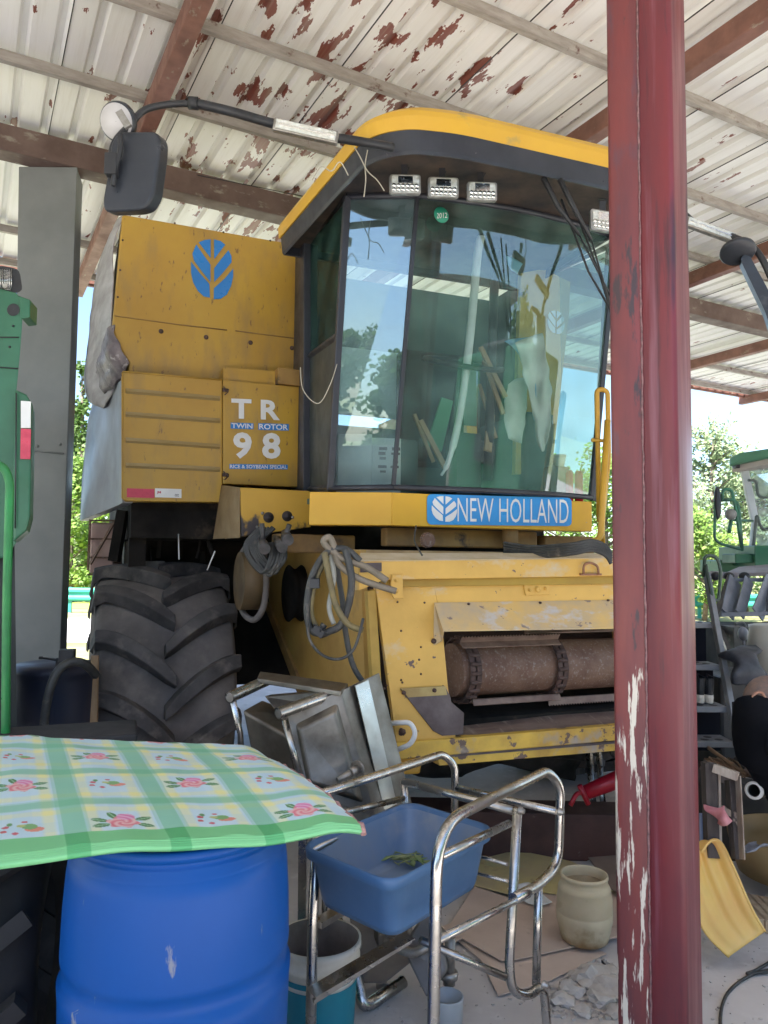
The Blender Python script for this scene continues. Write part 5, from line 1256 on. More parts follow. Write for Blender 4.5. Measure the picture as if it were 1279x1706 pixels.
# red-brown beam under the feeder
k = MB(); bl0, br0 = onz(770,1420,.02), onz(1045,1440,.02)
bl0 = at(760,1420,4.35); br0 = at(1060,1428,4.30)
bl0.z = br0.z = .0
k.box(V((bl0.x-.35,bl0.y,0)), (br0-bl0)*1.7, V((.02,.25,0)), Z*.25); tag(build('steel_beam', k, redbeam, bevel=.008), 'heavy red-brown steel beam lying under the feeder', 'beam')
k = MB(); G4 = []
for i in range(7):
    G4.append([V((-.25+i*.25, 5.05-.08*j, .28+.10*j*(1 if j<3 else .6)+.06*math.sin(i*1.9+j*2.2))) for j in range(5)])
tag(build('grey_tarpaulin', loft(G4,.05), mat('dusty_tarp',(.06,.058,.058),(.03,.03,.03),6,.8,bump=.4), solid=.01), 'dusty dark tarpaulin heaped behind the red-brown beam', 'tarpaulin')
for i, (x0,x1) in enumerate(((981,988),(996,1005))):
    k = MB(); k.tube([at(x0,1240,4.75), at(x1,1345,4.72), at(x1+3,1420,4.70)], .019 if i else .022, 12); tag(build('chrome_rod', k, chrome), ['left chrome rod standing under the feeder','right chrome rod standing under the feeder'][i], 'rod', 'chrome rods under the feeder')
k = MB(); k.tube([at(972,1322,4.1), at(1045,1292,4.15), at(1090,1275,4.2)], [.036,.048,.048], 14); k.tube(fillet([at(950,1342,4.0), at(960,1322,4.02), at(972,1320,4.1)], .03), .012, 8); k.tube([at(965,1308,4.06), at(980,1340,4.06)], .014, 8)
tag(build('red_jack', k, redtool), 'red painted jack handle pointing out under the feeder', 'jack')
# cable on the floor at the lower right
k = MB(); k.tube(spline([onz(1290,1598,.01),onz(1262,1615,.01),onz(1245,1622,.012),onz(1290,1618,.012)]), .006, 6); k.tube(spline([onz(1300,1612,.008),onz(1250,1625,.008),onz(1212,1655,.008),onz(1200,1700,.008),onz(1210,1760,.008)]), .006, 6)
tag(build('floor_cable', k, hoser), 'grey cable curling over the concrete by the red post', 'cable')

# ------------------------------------------------------------------ right-hand side
# yellow plastic scoop
sc1 = thing('yellow_scoop', 'yellow plastic shovel head leaning on the stool beside the red post', 'shovel', onz(1215,1590,0))
out = [(1168,1420,2.95),(1180,1404,3.02),(1192,1399,3.05),(1204,1408,3.04),(1225,1452,2.95),(1250,1510,2.84),(1274,1552,2.76)]
lft = [(1150,1420,2.95),(1150,1430,2.92),(1152,1460,2.88),(1155,1500,2.82),(1163,1530,2.76),(1180,1560,2.70),(1214,1594,2.62)]
out = [(x,y,3.18+(Y-2.62)*.2) for x,y,Y in out]; lft = [(x,y,3.18+(Y-2.62)*.2) for x,y,Y in lft]
def scf(s, t):
    ol = spline([at(*p) for p in out], 6); ll = spline([at(*p) for p in lft], 6); i = int(round(t*(len(ol)-1)))
    a, b_ = ll[i], ol[i]; p = a*(1-s)+b_*s
    d = .075*(1-t)**.6*math.sin(PI*min(1,max(0,s)))**.7 + .010*math.sin(s*PI*6)*math.sin(PI*t)**.5
    return p + V((0.25,.9,.1))*d
k = MB(); k.grid(scf, 30, 36); build('scoop_blade', k, scoopm, sc1, solid=.005)
k = MB(); k.tube([scf(1,i/20) for i in range(21)], .006, 6); k.tube([scf(0,i/20) for i in range(21)], .006, 6); build('scoop_rim', k, scoopm, sc1)
# wooden stool frame with rag
st_ = thing('wooden_stool', 'old dark wooden stool frame with a pink rag tied on, behind the yellow scoop', 'stool', V((1.5,3.4,0)))
def sbar(a, b_, w_, h_, name, mt): 
    k = MB(); k.bar(at(*a), at(*b_), w_, h_, up=V((0,1,0))); build(name, k, mt, st_, bevel=.002)
sbar((1180,1270,3.35),(1186,1428,3.30),.05,.05,'leg',oldwood); sbar((1194,1275,3.36),(1197,1428,3.3),.012,.05,'leg_edge',palewood)
sbar((1229,1293,3.30),(1236,1432,3.2),.006,.05,'leg_edge',palewood); sbar((1218,1300,3.34),(1229,1432,3.24),.04,.05,'leg',oldwood)
sbar((1188,1279,3.33),(1230,1294,3.28),.035,.045,'top_rail',palewood); sbar((1195,1345,3.34),(1229,1359,3.28),.025,.04,'cross_rail',palewood)
sbar((1172,1275,3.6),(1215,1300,3.62),.05,.04,'top_rail',oldwood)
G5 = [[at(*p) for p in r] for r in ([(1172,1340,3.3),(1185,1344,3.28),(1199,1346,3.26),(1206,1342,3.25)],[(1174,1350,3.3),(1186,1352,3.28),(1199,1352,3.25),(1207,1348,3.24)],[(1194,1362,3.27),(1198,1366,3.22),(1206,1360,3.2),(1213,1360,3.23)],[(1194,1372,3.27),(1203,1376,3.22),(1211,1374,3.2),(1219,1368,3.23)])]
k = loft(G5,.012); tag(build('pink_rag', k, pinkc, solid=.004), 'pink rag knotted round the stool leg', 'rag')
k = MB(); k.cbox(at(1176,1385,3.45), .05,.02,.15); k.cbox(at(1176,1385,3.43), .015,.01,.16); tag(build('striped_bag', k, mat('bagwhite',(.4,.5,.7),(.1,.2,.5),3,.6,stretch=(20,1,.1))), 'blue and white striped bag behind the stool leg', 'bag')
# timber plank block
k = MB()
for i in range(6):
    a = onz(1222+i*17,1440+i*4.5,.0); a.z = 0; p = at(1222+i*17,1440+i*4,3.55-.02*i)
    k.box(V((p.x,p.y,0)), V((.045,-.01,0)), V((.02,.3,0)), Z*.055)
tag(build('timber_blocks', k, mat('pale_timber',(.55,.42,.28),(.42,.30,.19),3,.7,stretch=(8,8,1)), bevel=.002), 'row of pale timber blocks on the floor right of the stool', 'timber')
k = MB(); b0 = at(1285,1350,3.9); b0.z = .0; 
zz_ = at(1285,1325,3.9).z
k.lathe([(.001,.02),(.26,.02),(.29,.10),(.31,.19),(.318,.19),(.300,.10),(.27,0),(.001,0)], V((b0.x+.12,b0.y,.10)), Z, 40); tag(build('tan_basin', k, basket), 'wide tan basin behind the stool at the right edge', 'basin')
k = MB(); k.tube([at(1256,1317,3.6), at(1330,1312,4.1)], .032, 16, cap=False); tag(build('drain_pipe', k, hoser), 'dark pipe with a white ring lying above the tan basin', 'pipe')
pr = [o for o in COL.objects if o.name == 'drain_pipe'][0]
p = at(1256,1317,3.6); d_ = (at(1330,1312,4.1)-p).normalized(); k = MB(); k.lathe([(.028,-.005),(.040,-.005),(.040,.012),(.028,.012),(.028,-.005)], p, d_, 24); build('pipe_ring', k, whitep, pr)
k = MB(); G6 = [[at(*p) for p in r] for r in ([(1236,1412,3.5),(1245,1405,3.52),(1258,1402,3.55)],[(1240,1420,3.45),(1250,1416,3.46),(1262,1408,3.5)],[(1256,1418,3.45),(1270,1406,3.46),(1285,1408,3.5)])]
tag(build('grey_rag', loft(G6,.03), mat('greyrag',(.35,.36,.42),(.12,.12,.13),12,.9), solid=.006), 'crumpled grey-blue rag on the floor beside the tan basin', 'rag')
# scrap heap: sticks, brushwood
r6 = random.Random(4); k = MB()
for i in range(26):
    a = at(1172+r6.random()*45, 1262+r6.random()*14, 3.9+r6.random()*.3); b_ = at(1215+r6.random()*30, 1282+r6.random()*14, 3.7+r6.random()*.3); k.tube([a, (a+b_)/2+Z*.02*r6.random(), b_], .004+.004*r6.random(), 5)
k.tube([at(1180,1246,4.0), at(1245,1292,3.7)], .010, 6)
tag(build('brushwood', k, mat('twig',(.25,.16,.10),(.14,.09,.06),10,.8)), 'bundle of brown sticks lying on top of the stool', 'sticks')
k = MB(); k.box(V((1.75,4.3,.0)), V((1.1,.1,0)), V((0,.5,0)), Z*.42); tag(build('scrap_chest', k, mat('dark_chest',(.05,.045,.04),(.03,.027,.025),4,.8), bevel=.01), 'low dark chest under the scrap behind the stool', 'chest')
k = MB(); k.tube([at(1228,1292,4.1), at(1300,1300,4.1)], .009, 6); tag(build('white_rod', k, whitep), 'thin white rod laid across the dark chest', 'rod')
k = MB(); k.ball(at(1238,1270,4.2), .055,.05,.04); k.ball(at(1262,1288,4.1), .08,.07,.03); tag(build('scrap_rags', k, mat('scrapbrown',(.13,.09,.08),(.06,.05,.05),14,.8,bump=.4)), 'brown rags heaped on the dark chest', 'rags')
for i, (x0,x1,y0,y1,l) in enumerate(((1197,1211,1242,1290,'narrow brown carton behind the grey steps'),(1214,1262,1238,1310,'wide brown carton under the sloping grey sheet'))):
    k = MB(); p = at(x0,y1,4.75); q_ = at(x1,y1,4.75); k.box(V((p.x,p.y,0.0)), V((q_.x-p.x,.02,0)), V((0,.3,0)), Z*at(x0,y0,4.75).z); tag(build('brown_carton', k, brownb, bevel=.004), l, 'carton', 'brown cartons behind the steps')
k = MB(); k.prism([at(*p) for p in [(1228,1205,3.75),(1300,1245,3.45),(1300,1315,3.5),(1240,1262,3.8)]], V((.03,.05,0))); tag(build('sloping_sheet', k, pipegrey, bevel=.01), 'sloping grey-green metal sheet below the crouching person', 'metal sheet')
# steps
sp = thing('access_steps', 'grey and black access steps with perforated treads right of the red post', 'steps', V((2.0,4.7,0)))
SY = 4.6
k = MB(); k.bar(at(1177,955,SY), at(1229,1243,SY-.55), .03,.045, up=V((0,1,0))); build('rail', k, greyst, sp, bevel=.004)
k = MB(); k.bar(at(1085,955,SY), at(1120,1243,SY-.55), .03,.045, up=V((0,1,0))); build('rail', k, greyst, sp, bevel=.004)
for y, f in ((1038,.28),(1108,.53),(1178,.77),(1236,.97)):
    Y = SY-.55*f; xr = 1177+52*f-4
    k = MB(); zt2 = at(xr,y,Y).z
    p = at(xr,y,Y); q_ = at(1100,y,Y); 
    k.box(V((q_.x,q_.y,zt2-.03)), V((p.x-q_.x,0,0)), V((0,.17,0)), Z*.03); td = build('tread', k, greyst, sp, bevel=.003)
    k = MB()
    for i in range(3):
        for j in range(2):
            c = V((p.x-.06-.075*i-.035*j, p.y+.05+.06*j, zt2+.0005)); k.lathe([(.022,0),(.021,.001),(.001,.001)], c, Z, 14)
    build('tread_hole', k, black, td)
    if f < .9:
        k = MB(); k.box(V((q_.x,q_.y+.172,zt2-.27)), V((p.x-q_.x+.03,0,0)), V((0,.004,0)), Z*.26); build('riser', k, mat('riser_black',(.008,.009,.014),(.006,.006,.01),3,.8,spec=.08), sp)
k = MB(); k.box(at(1170,1220,SY-.3)+V((0,.2,-.02)), V((.18,0,0)), V((0,.005,0)), Z*.12); build('riser', k, MATS['riser_black'], sp)
k = MB(); k.tube(fillet([at(1172,960,4.55),at(1174,925,4.5),at(1193,926,4.5),at(1201,950,4.5),at(1197,1000,4.5),at(1187,1000,4.5),at(1175,940,4.52)], .05), .010, 8); build('grab_rail', k, mat('dark_green_tube',(.04,.07,.05),(.03,.05,.04),8,.4), sp)
# shoes
tread3 = at(1185,1176,SY-.55*.77)
for i, x in enumerate((1188,1173)):
    sh_ = thing('work_shoe', ['black high shoe with white sole on the step, nearer the rail','black high shoe with white sole on the step, half hidden by the red post'][i], 'shoe', V((at(x,1176,4.22).x,4.24,tread3.z)), 0, 'pair of shoes on the steps')
    b0 = sh_.location
    def oval(z, w_, l_, yo=0): return [b0+V((w_*math.sin(a*PI/8), yo+l_*(1-math.cos(a*PI/8)), z)) for a in range(16)]
    k = stack([oval(.001,.030,.10), oval(.03,.034,.105,-.004), oval(.045,.033,.10)]); build('sole', k, mat('sole_white',(.68,.64,.55),(.6,.56,.48),5,.6), sh_)
    k = stack([oval(.045,.031,.095), oval(.075,.034,.09), oval(.10,.031,.06), oval(.135,.033,.05)], top=False); build('upper', k, mat('shoe_black',(.02,.022,.025),(.012,.013,.015),6,.6), sh_)
    k = MB(); k.tube(spline([b0+V((-.02,.0,.13)), b0+V((-.03,-.01,.16)), b0+V((.01,-.005,.14))]), .004, 5); build('lace', k, shirt, sh_)
# ivory drum and jacket
k = MB(); p = at(1285,1125,4.6); k.lathe([(.001,0),(.20,0),(.16,.26),(.165,.285),(.14,.29),(.001,.29)], V((p.x+.05,p.y,at(1285,1123,4.6).z)), Z, 40); iv = tag(build('ivory_tank', k, ivory), 'rounded ivory tank behind the dark jacket', 'tank')
k = MB(); k.box(V((p.x-.35,p.y-.1,0)), V((.8,0,0)), V((0,.5,0)), Z*at(1285,1125,4.6).z); tag(build('machine_deck', k, mat('deck_black',(.03,.03,.032),(.02,.02,.02),4,.6), bevel=.02), 'black machine deck carrying the ivory tank', 'machine deck')
G7 = [[at(*p) for p in r] for r in ([(1206,1096,4.3),(1222,1080,4.35),(1243,1074,4.4),(1256,1078,4.4)],[(1212,1100,4.2),(1228,1095,4.18),(1250,1092,4.2),(1266,1095,4.25)],[(1220,1112,4.18),(1232,1118,4.12),(1256,1115,4.15),(1275,1112,4.2)],[(1222,1132,4.2),(1236,1142,4.15),(1256,1140,4.18),(1290,1132,4.2)])]
tag(build('dark_jacket', loft(G7,.10), jacket, solid=.015), 'crumpled dark grey jacket thrown on the machine deck', 'jacket')
k = MB(); k.ball(at(1238,1056,4.9), .032,.032,.045); k.tube([at(1238,1064,4.9), at(1240,1090,4.9)], .012, 8); tag(build('gear_lever', k, mat('knob_grey',(.3,.32,.36),(.25,.26,.3),4,.4)), 'grey lever knob beside the ivory tank', 'lever')
k = MB(); k.box(at(1222,1060,5.2)-Z*.5, V((.12,0,0)), V((0,.2,0)), Z*.56); k.tube(fillet([at(1224,1040,4.9),at(1240,1036,4.9),at(1243,1060,4.9),at(1240,1085,4.9)], .04), .011, 8); k.tube(fillet([at(1240,1046,4.9),at(1262,1046,4.9),at(1268,1038,4.9),at(1300,1036,4.9)], .05), .011, 8)
tag(build('engine_block', k, mat('engine_grey',(.12,.12,.11),(.05,.05,.05),10,.6,spots=((.3,.28,.24),.6,14,(1,1,1),.1)), bevel=.01), 'dusty engine block with bent black tubes behind the jacket', 'engine')

# small green harvester behind, right
g2 = thing('small_green_harvester', 'small green harvester with a white-framed cab at the right edge', 'harvester', V((4.6,8.6,0)))
GY2 = 8.0
rfp = [(1214,764,7.6),(1232,752,7.5),(1300,744,7.2),(1420,735,7.0),(1420,750,8.6),(1262,752,9.0)]
k = MB(); k.prism([at(*p) for p in rfp], -Z*.09); build('cab_roof', k, mat('pale_green_paint',(.12,.30,.20),(.09,.24,.16),2,.4), g2, bevel=.025, seg=3)
k = MB(); pts = [at(p[0]+(6 if p[0]<1300 else 0),p[1]+18,p[2]+.02) for p in rfp]; k.prism(pts, -Z*.03); build('roof_lining', k, mat('cream_lining',(.5,.46,.42),(.44,.4,.36),3,.7), g2)
k = MB(); k.cbox(at(1230,776,7.6), .09,.1,.06); build('roof_lamp', k, black, g2, bevel=.01)
k = MB(); k.bar(at(1238,775,7.7), at(1257,868,7.7), .075,.05, up=V((0,1,0))); k.bar(at(1257,868,7.7), at(1252,915,7.7), .05,.05, up=V((0,1,0))); build('cab_pillar', k, mat('white_frame',(.55,.60,.62),(.48,.52,.54),3,.4), g2, bevel=.01)
k = MB(); k.add([at(1243,778,7.75), at(1420,770,7.4), at(1420,912,7.4), at(1262,912,7.75)], [[0,1,2,3]]); build('cab_window', k, glass_r, g2, solid=.004)
k = MB(); k.tube(fillet([at(1246,800,7.6),at(1260,800,7.6),at(1262,828,7.6),at(1290,829,7.6)], .06), .014, 8); k.tube(fillet([at(1252,945,7.5),at(1256,900,7.5),at(1260,860,7.5)],.1), .016, 8); k.tube(spline([at(1261,858,7.5),at(1266,874,7.5),at(1274,882,7.5),at(1290,878,7.5)]), .014, 6); build('cab_rail', k, mat('tube_grey',(.12,.15,.14),(.09,.11,.1),6,.4), g2)
k = MB(); k.tube(fillet([at(1203,834,7.2),at(1204,815,7.2),at(1218,815,7.2),at(1226,850,7.2),at(1236,918,7.2)], .08), .016, 8); k.tube(fillet([at(1200,833,7.2),at(1228,832,7.2),at(1232,860,7.2),at(1236,916,7.2)], .08), .016, 8); k.tube(fillet([at(1191,835,7.2),at(1190,898,7.2),at(1200,906,7.2),at(1234,915,7.2)], .08), .014, 8); k.tube([at(1220,866,7.2), at(1254,868,7.4)], .012, 6); k.tube([at(1218,866,7.2), at(1214,888,7.2)], .018, 6)
build('mirror_frame', k, mat('green_tube',(.04,.20,.11),(.05,.1,.08),8,.4), g2)
k = MB(); k.ball(at(1195,838,7.2), .035,.03,.16); build('mirror', k, mirrorb, g2); k = MB(); k.ball(at(1217,857,7.2), .055,.05,.055); build('round_lamp', k, mat('lampgrey',(.3,.3,.28),(.2,.2,.19),5,.5), g2)
k = MB(); k.box(at(1225,938,7.4), V((.26,0,0)), V((0,.3,0)), Z*.09); k.box(at(1262,940,7.3)+V((.0,.05,-.02)), V((1.2,0,0)), V((0,.8,0)), Z*.20); k.box(at(1225,936,7.5)+V((-.02,.3,-.1)), V((1.6,0,0)), V((0,.5,0)), Z*.12); build('body_panel', k, greenp, g2, bevel=.01)
k = MB(); k.prism([at(*p) for p in [(1202,956,6.6),(1230,944,6.9),(1300,938,7.0),(1400,938,7.0),(1400,950,6.3),(1300,952,6.3)]], -Z*.03); k.tube([at(1182,957,6.5), at(1230,960,6.4)], .03, 10); build('platform', k, mat('platform_grey',(.30,.28,.30),(.22,.2,.22),3,.5), g2, bevel=.01)
k = MB(); 
for x in (1192,1214,1240): k.ball(at(x,960,6.35), .045,.04,.035)
build('head_lamp', k, black, g2)
k = MB(); k.bar(at(1216,962,6.2), at(1192,1030,5.6), .04,.04); k.bar(at(1192,1030,5.6), at(1215,1085,5.0), .03,.03); build('support_arm', k, black, g2)
k = MB(); fr = [at(1218,966,6.1), at(1285,966,6.1), at(1280,1022,5.7), at(1200,1024,5.7)]
for a, b_ in zip(fr, fr[1:]+fr[:1]): k.bar(a, b_, .03,.03, up=V((0,1,0)))
k.bar(at(1248,966,6.1), at(1232,1024,5.7), .09,.01, up=V((0,1,0))); k.bar(at(1225,966,6.1), at(1212,1024,5.7), .12,.01, up=V((0,1,0))); k.bar(at(1285,966,6.1), at(1262,1024,5.7), .12,.01, up=V((0,1,0)))
build('grille_frame', k, mat('frame_slate',(.16,.18,.22),(.10,.11,.14),3,.4), g2)
k = MB(); k.box(V((3.6,7.2,.0)), V((3,0,0)), V((0,2.2,0)), Z*.95); k.box(V((3.3,6.2,.55)), V((.5,0,0)), V((0,1,0)), Z*.35); build('under_body', k, deepdark, g2)
k = MB()
for cx_ in (3.3, 5.2): k.lathe([(.30,-.12),(.42,-.15),(.5,-.12),(.5,.12),(.42,.15),(.30,.12)], V((cx_,6.6,.5)), V((1,.3,0)), 30, cap=True)
build('wheel', k, rubber, g2)

# ---- person crouching
pp = thing('person', 'crouching person with cropped hair in a black shirt at the right edge', 'person', V((2.02,3.75,0)))
HD = at(1263,1166,3.55)
def skinned(name, verts, edges, radii, mt, root=0, sub=2):
    me = bpy.data.meshes.new(name); Mi = Matrix.Translation(-pp.location)
    me.from_pydata([Mi @ V(v) for v in verts], edges, []); o = bpy.data.objects.new(name, me); COL.objects.link(o); o.parent = pp
    md = o.modifiers.new('skin', 'SKIN'); md.use_smooth_shade = True
    for i, r in enumerate(radii):
        sv = me.skin_vertices[0].data[i]; sv.radius = (r, r) if not isinstance(r, tuple) else r; sv.use_root = (i == root)
    s2 = o.modifiers.new('sub', 'SUBSURF'); s2.levels = sub; s2.render_levels = sub
    me.materials.append(mt); return o
hx, hy, hz = HD; hx -= .02
# trunk bends forward (to the right and away), the back is the hump seen left of the head
vs = [(hx+.33,hy+.20,.42),(hx+.22,hy+.12,.58),(hx+.07,hy-.02,.78),(hx-.02,hy-.08,.90),(hx-.01,hy-.05,.97),(hx+.02,hy-.01,.99),   # pelvis..neck
      (hx-.03,hy-.20,.90),(hx+.10,hy-.24,.68),(hx+.30,hy-.12,.56),(hx+.36,hy-.10,.55),             # near arm
      (hx+.10,hy+.22,.85),(hx+.22,hy+.30,.66),(hx+.38,hy+.22,.56),(hx+.44,hy+.2,.55),              # far arm
      (hx+.36,hy+.06,.42),(hx+.66,hy-.05,.50),(hx+.50,hy-.02,.10),(hx+.52,hy-.02,.05),(hx+.66,hy-.04,.03),
      (hx+.38,hy+.32,.42),(hx+.68,hy+.36,.50),(hx+.54,hy+.34,.10),(hx+.56,hy+.34,.05),(hx+.70,hy+.36,.03)]
ed = [(0,1),(1,2),(2,3),(3,4),(4,5),(3,6),(6,7),(7,8),(8,9),(3,10),(10,11),(11,12),(12,13),(0,14),(14,15),(15,16),(16,17),(17,18),(0,19),(19,20),(20,21),(21,22),(22,23)]
rd = [.14,.14,.145,.13,.10,.055,.075,.055,.04,.035,.075,.055,.04,.035,.11,.075,.05,.045,.035,.11,.075,.05,.045,.035]
body = skinned('body', vs, ed, rd, shirt)
k = MB(); rotm = Matrix.Rotation(R_(-25), 3, 'X') @ Matrix.Rotation(R_(35), 3, 'Y')
hc_ = at(1279,1172,3.55)
k.ball(hc_, .098,.078,.115, 24, rotm); k.ball(hc_+rotm @ V((.035,0,-.06)), .07,.06,.075, 18, rotm); k.ball(hc_+rotm @ V((.102,0,-.02)), .02,.014,.022, 10, rotm); k.tube([hc_+rotm @ V((-.02,0,-.03)), V((hx+.03,hy-.0,.95)), V((hx-.01,hy-.02,.86))], [.056,.058,.06], 14)
build('head', k, skin, pp)
k = MB(); k.ball(hc_+rotm @ V((-.016,0,.014)), .096,.0785,.112, 24, rotm); build('hair', k, scalp, pp)
k = MB(); ec = at(1266,1166,3.462); k.tube([ec+rotm @ V((.016*math.cos(a*.7)-.004*a,-.012,.030*math.sin(a*.7))) for a in range(-2,7)], .006, 8); k.ball(ec, .014,.007,.024, 10, rotm); build('ear', k, skin, pp)
for sgn, w0 in ((0, V(vs[9])), (1, V(vs[13]))):
    k = MB(); k.ball(w0+V((.05,0,-.01)), .045,.036,.016)
    for f in range(4):
        b0 = w0+V((.085,-.027+.018*f,-.01)); k.tube([b0, b0+V((.03,0,-.004)), b0+V((.05,0,-.02)), b0+V((.056,0,-.04))], [.009,.009,.008,.006], 8)
    k.tube([w0+V((.03,-.035,-.01)), w0+V((.055,-.055,-.015)), w0+V((.08,-.05,-.03))], [.011,.010,.007], 8); build('hand', k, skin, pp)

# ------------------------------------------------------------------ outside
grl = thing('guard_rail', 'long green corrugated guard rail along the road behind the shed', 'guard rail', V((0,24.5,0)))
k = MB(); pr_ = [(.36,0),(.42,-.06),(.48,-.06),(.54,0),(.60,0),(.66,-.06),(.72,-.06),(.78,0)]
k.grid(lambda s,t: V((-70+140*s, 24.5+pr_[int(round(t*7))][1], pr_[int(round(t*7))][0])), 1, 7, False); build('rail', k, guard, grl)
for i in range(36):
    k = MB(); k.box(V((-70+i*4,24.52,0)), V((.1,0,0)), V((0,.08,0)), Z*.8); build('rail_post', k, guard, grl)

def make_tree(name, loc, h, rad, nleaf, lm, label, cat, shape='round', base=.15, group=None, leaf=.10, seed=0):
    rn = random.Random(seed); t = thing(name, label, cat, V(loc), 0, group)
    loc = V(loc); k = MB(); top = loc+V((rn.uniform(-.2,.2),0,h*.93))
    k.tube([loc, loc+V((rn.uniform(-.1,.1),0,h*.3)), loc+V((rn.uniform(-.15,.15),0,h*.6)), top], [h*.018+.02,h*.014+.01,h*.009,.015], 8)
    cl = []
    nb = int(26 if shape == 'column' else 34)
    for i in range(nb):
        f = base+(1-base)*(i+rn.random())/nb; a = rn.random()*2*PI
        if shape == 'column': rr = rad*(.9-.65*f)*rn.uniform(.6,1.1); rise = .25
        else: rr = rad*math.sin(PI*min(1,(f-base)/(1-base)*.85+.12))**.7*rn.uniform(.5,1.1); rise = .35
        s_ = loc+V((0,0,h*f*.85)); e_ = s_+V((math.cos(a)*rr, math.sin(a)*rr, rise*rr+h*.05))
        k.tube([s_, (s_+e_)/2+V((0,0,.05*rr)), e_], [.02+h*.003,.015,.006], 5)
        for q_ in (.45,.7,.9,1.05): cl.append((s_+(e_-s_)*q_+V((rn.gauss(0,.12),rn.gauss(0,.12),rn.gauss(0,.15)))*rad*.5, rad*.22*rn.uniform(.5,1.2)))
    build('trunk', k, MATS['bark'], t)
    vs, fs = [], []
    for i in range(nleaf):
        c, r_ = cl[rn.randrange(len(cl))]
        p = c+V((rn.gauss(0,.55),rn.gauss(0,.55),rn.gauss(0,.5)))*r_
        d = V((rn.gauss(0,1),rn.gauss(0,1),rn.gauss(0,.7))).normalized(); n_ = d.orthogonal().normalized()*rn.uniform(.3,.5); l = leaf*rn.uniform(.6,1.3)
        o = len(vs); vs += [p-d*l*.5, p+n_*l, p+d*l*.6, p-n_*l]; fs.append([o,o+1,o+2,o+3])
    k = MB(); k.add(vs, fs); build('crown', k, lm, t, recalc=False)
    return t
mat('bark', (.16,.13,.10), (.09,.07,.055), 8, .85, bump=.4)
lg = leaf_mat('leaf_fresh', (.10,.20,.03), (.20,.30,.06)); lgd = leaf_mat('leaf_deep', (.05,.11,.025), (.11,.18,.045)); lgp = leaf_mat('leaf_pale', (.20,.27,.13), (.33,.40,.24))
pos = lambda px, Y: (at(px,941,Y).x, Y, 0)
make_tree('poplar_tree', pos(128,40), 13.2, 1.5, 2600, lgd, 'tall narrow poplar just right of the grey column', 'tree', 'column', .05, 'poplars beyond the road', .22, 1)
make_tree('poplar_tree', pos(112,43), 11.0, 1.6, 2400, lgd, 'shorter poplar half behind the grey column', 'tree', 'column', .05, 'poplars beyond the road', .22, 2)
make_tree('poplar_tree', pos(150,38), 8.4, 1.6, 2600, lgp, 'low pale poplar beside the grey canvas of the harvester', 'tree', 'column', .03, 'poplars beyond the road', .2, 3)
make_tree('roadside_tree', pos(120,31), 6.2, 2.2, 5000, lg, 'bushy light green tree low between grey column and tyre', 'tree', 'round', .06, 'leafy trees beyond the road', .17, 4)
make_tree('roadside_tree', pos(165,33), 6.4, 2.2, 4500, lgp, 'pale bushy tree behind the harvester tank canvas', 'tree', 'round', .06, 'leafy trees beyond the road', .17, 5)
make_tree('roadside_tree', pos(1188,26), 7.2, 1.9, 4200, lgp, 'airy pale tree right of the red post', 'tree', 'round', .2, 'leafy trees beyond the road', .16, 6)
make_tree('roadside_tree', pos(1240,28), 5.6, 2.0, 3600, lgp, 'smaller airy tree behind the small green cab', 'tree', 'round', .15, 'leafy trees beyond the road', .16, 7)
make_tree('roadside_tree', pos(1172,23.5), 3.6, 1.5, 2600, lg, 'low bright green tree right beside the red post', 'tree', 'round', .08, 'leafy trees beyond the road', .14, 8)
make_tree('roadside_tree', pos(1275,30), 5.5, 2.2, 3000, lgp, 'pale tree seen through the small cab window', 'tree', 'round', .1, 'leafy trees beyond the road', .17, 9)
make_tree('roadside_tree', pos(1010,26), 6.0, 1.8, 3500, lg, 'bright tree seen between the cab hand rail and red post', 'tree', 'round', .06, 'leafy trees beyond the road', .15, 10)
make_tree('roadside_tree', pos(930,30), 5.0, 2.6, 4000, lg, 'green tree glimpsed under the cab floor', 'tree', 'round', .05, 'leafy trees beyond the road', .17, 12)
# far wood line (nobody could count it)
rn = random.Random(77); vs, fs = [], []
for i in range(26000):
    x = rn.uniform(-90,90); hgt = 3.0+1.6*mnoise.noise(V((x*.09,0,0)))+.8*mnoise.noise(V((x*.4,3,0)))
    p = V((x, 52+rn.uniform(0,6), rn.random()**.8*hgt)); d = V((rn.gauss(0,1),rn.gauss(0,1),rn.gauss(0,.7))).normalized(); n_ = d.orthogonal().normalized()*.45; l = .42*rn.uniform(.6,1.3)
    o = len(vs); vs += [p-d*l*.5, p+n_*l, p+d*l*.6, p-n_*l]; fs.append([o,o+1,o+2,o+3])
k = MB(); k.add(vs, fs); o = build('far_woods', k, lgd, recalc=False); o['kind'] = 'stuff'
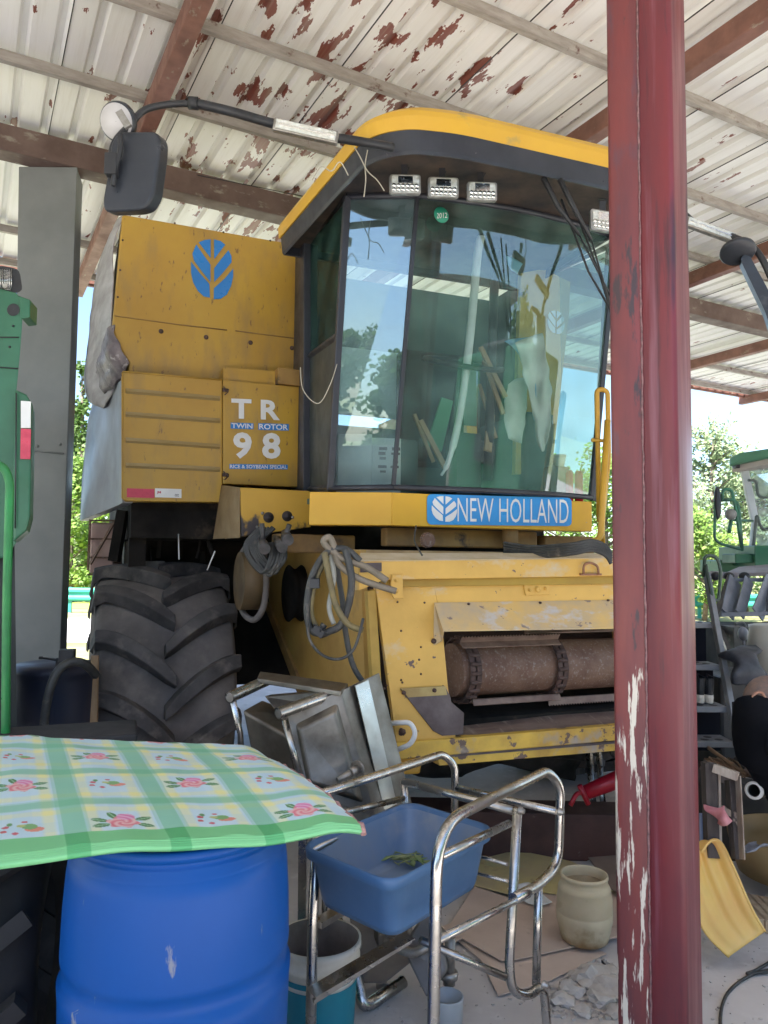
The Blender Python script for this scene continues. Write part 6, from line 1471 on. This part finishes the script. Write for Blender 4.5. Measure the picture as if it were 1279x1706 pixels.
# trees behind the camera, met in the cab glass
for i, (x, y, h_) in enumerate(((-3,-20,5.2),(1.5,-23,6.0),(-8,-22,5.6),(7,-19,5.0),(13,-14,5.5),(18,-8,6))):
    make_tree('yard_tree', (x,y,0), h_, 2.4, 9000, lgd, 'yard tree number seen only mirrored in the cab glass' if False else ['leafy yard tree reflected in the corner pane','taller yard tree reflected in the corner pane','yard tree reflected at the left of the corner pane','yard tree reflected low in the windscreen','yard tree reflected in the middle of the windscreen','yard tree reflected at the right of the windscreen'][i], 'tree', 'round', .04, 'yard trees facing the shed', .24, 30+i)

k = MB(); k.box(V((-9,-9,0)), V((13.5,-.6,0)), V((0,-.3,0)), Z*2.0); tag(build('added_dark_wall', k, mat('added_wall_dark',(.10,.075,.065),(.06,.045,.04),3,.85,bump=.3)), 'low dark wall added out of view to darken the corner pane reflection', 'wall')  # unseen wall added so the lower corner pane mirrors something dark
nb = thing('added_harvester', 'dark green harvester added out of view to darken the windscreen reflection', 'harvester', V((8.5,-1.5,0)))  # unseen machine added so the windscreen mirrors less bright sky
k = MB(); k.box(V((6.6,-5.2,.7)), V((2.2,.4,0)), V((-.6,6.2,0)), Z*2.7); build('body_panel', k, greenp, nb, bevel=.08)
k = MB(); k.box(V((6.2,-2.6,1.6)), V((1.0,.1,0)), V((-.1,1.8,0)), Z*1.9); build('cab', k, black, nb, bevel=.06)
k = MB()
for yy in (-4.6,.2): k.lathe([(.4,-.3),(.85,-.35),(.9,0),(.85,.35),(.4,.3)], V((6.9,yy,.9)), V((1,.1,0)), 28, cap=True)
build('wheel', k, rubber, nb)
wk = thing('added_workshop', 'grey-green workshop building added out of view to darken the windscreen reflection', 'building', V((9,-11,0)))  # unseen building added to block sky from the windscreen reflection
k = MB(); k.box(V((4.5,-13,0)), V((10,5,0)), V((2,-5,0)), Z*5.6); build('wall', k, mat('workshop_wall',(.13,.17,.15),(.09,.12,.11),1,.8), wk)
k = MB(); k.box(V((4.0,-12.8,5.6)), V((11,5.5,0)), V((2.2,-5.6,0)), Z*.3); build('roof', k, rafm, wk)
for i in range(3):
    k = MB(); p = V((4.5,-13,0))+V((10,5,0))*(.12+.3*i)+V((-.02,.04,0)); k.box(p, V((10,5,0))*.18, V((.01,-.02,0)), Z*3.4); build('door', k, mat('workshop_door',(.05,.06,.07),(.03,.04,.05),2,.6), wk)

for o in S.objects:
    if o.name.startswith('camera') or o.type == 'LIGHT': continue
print('objects', len(S.objects))
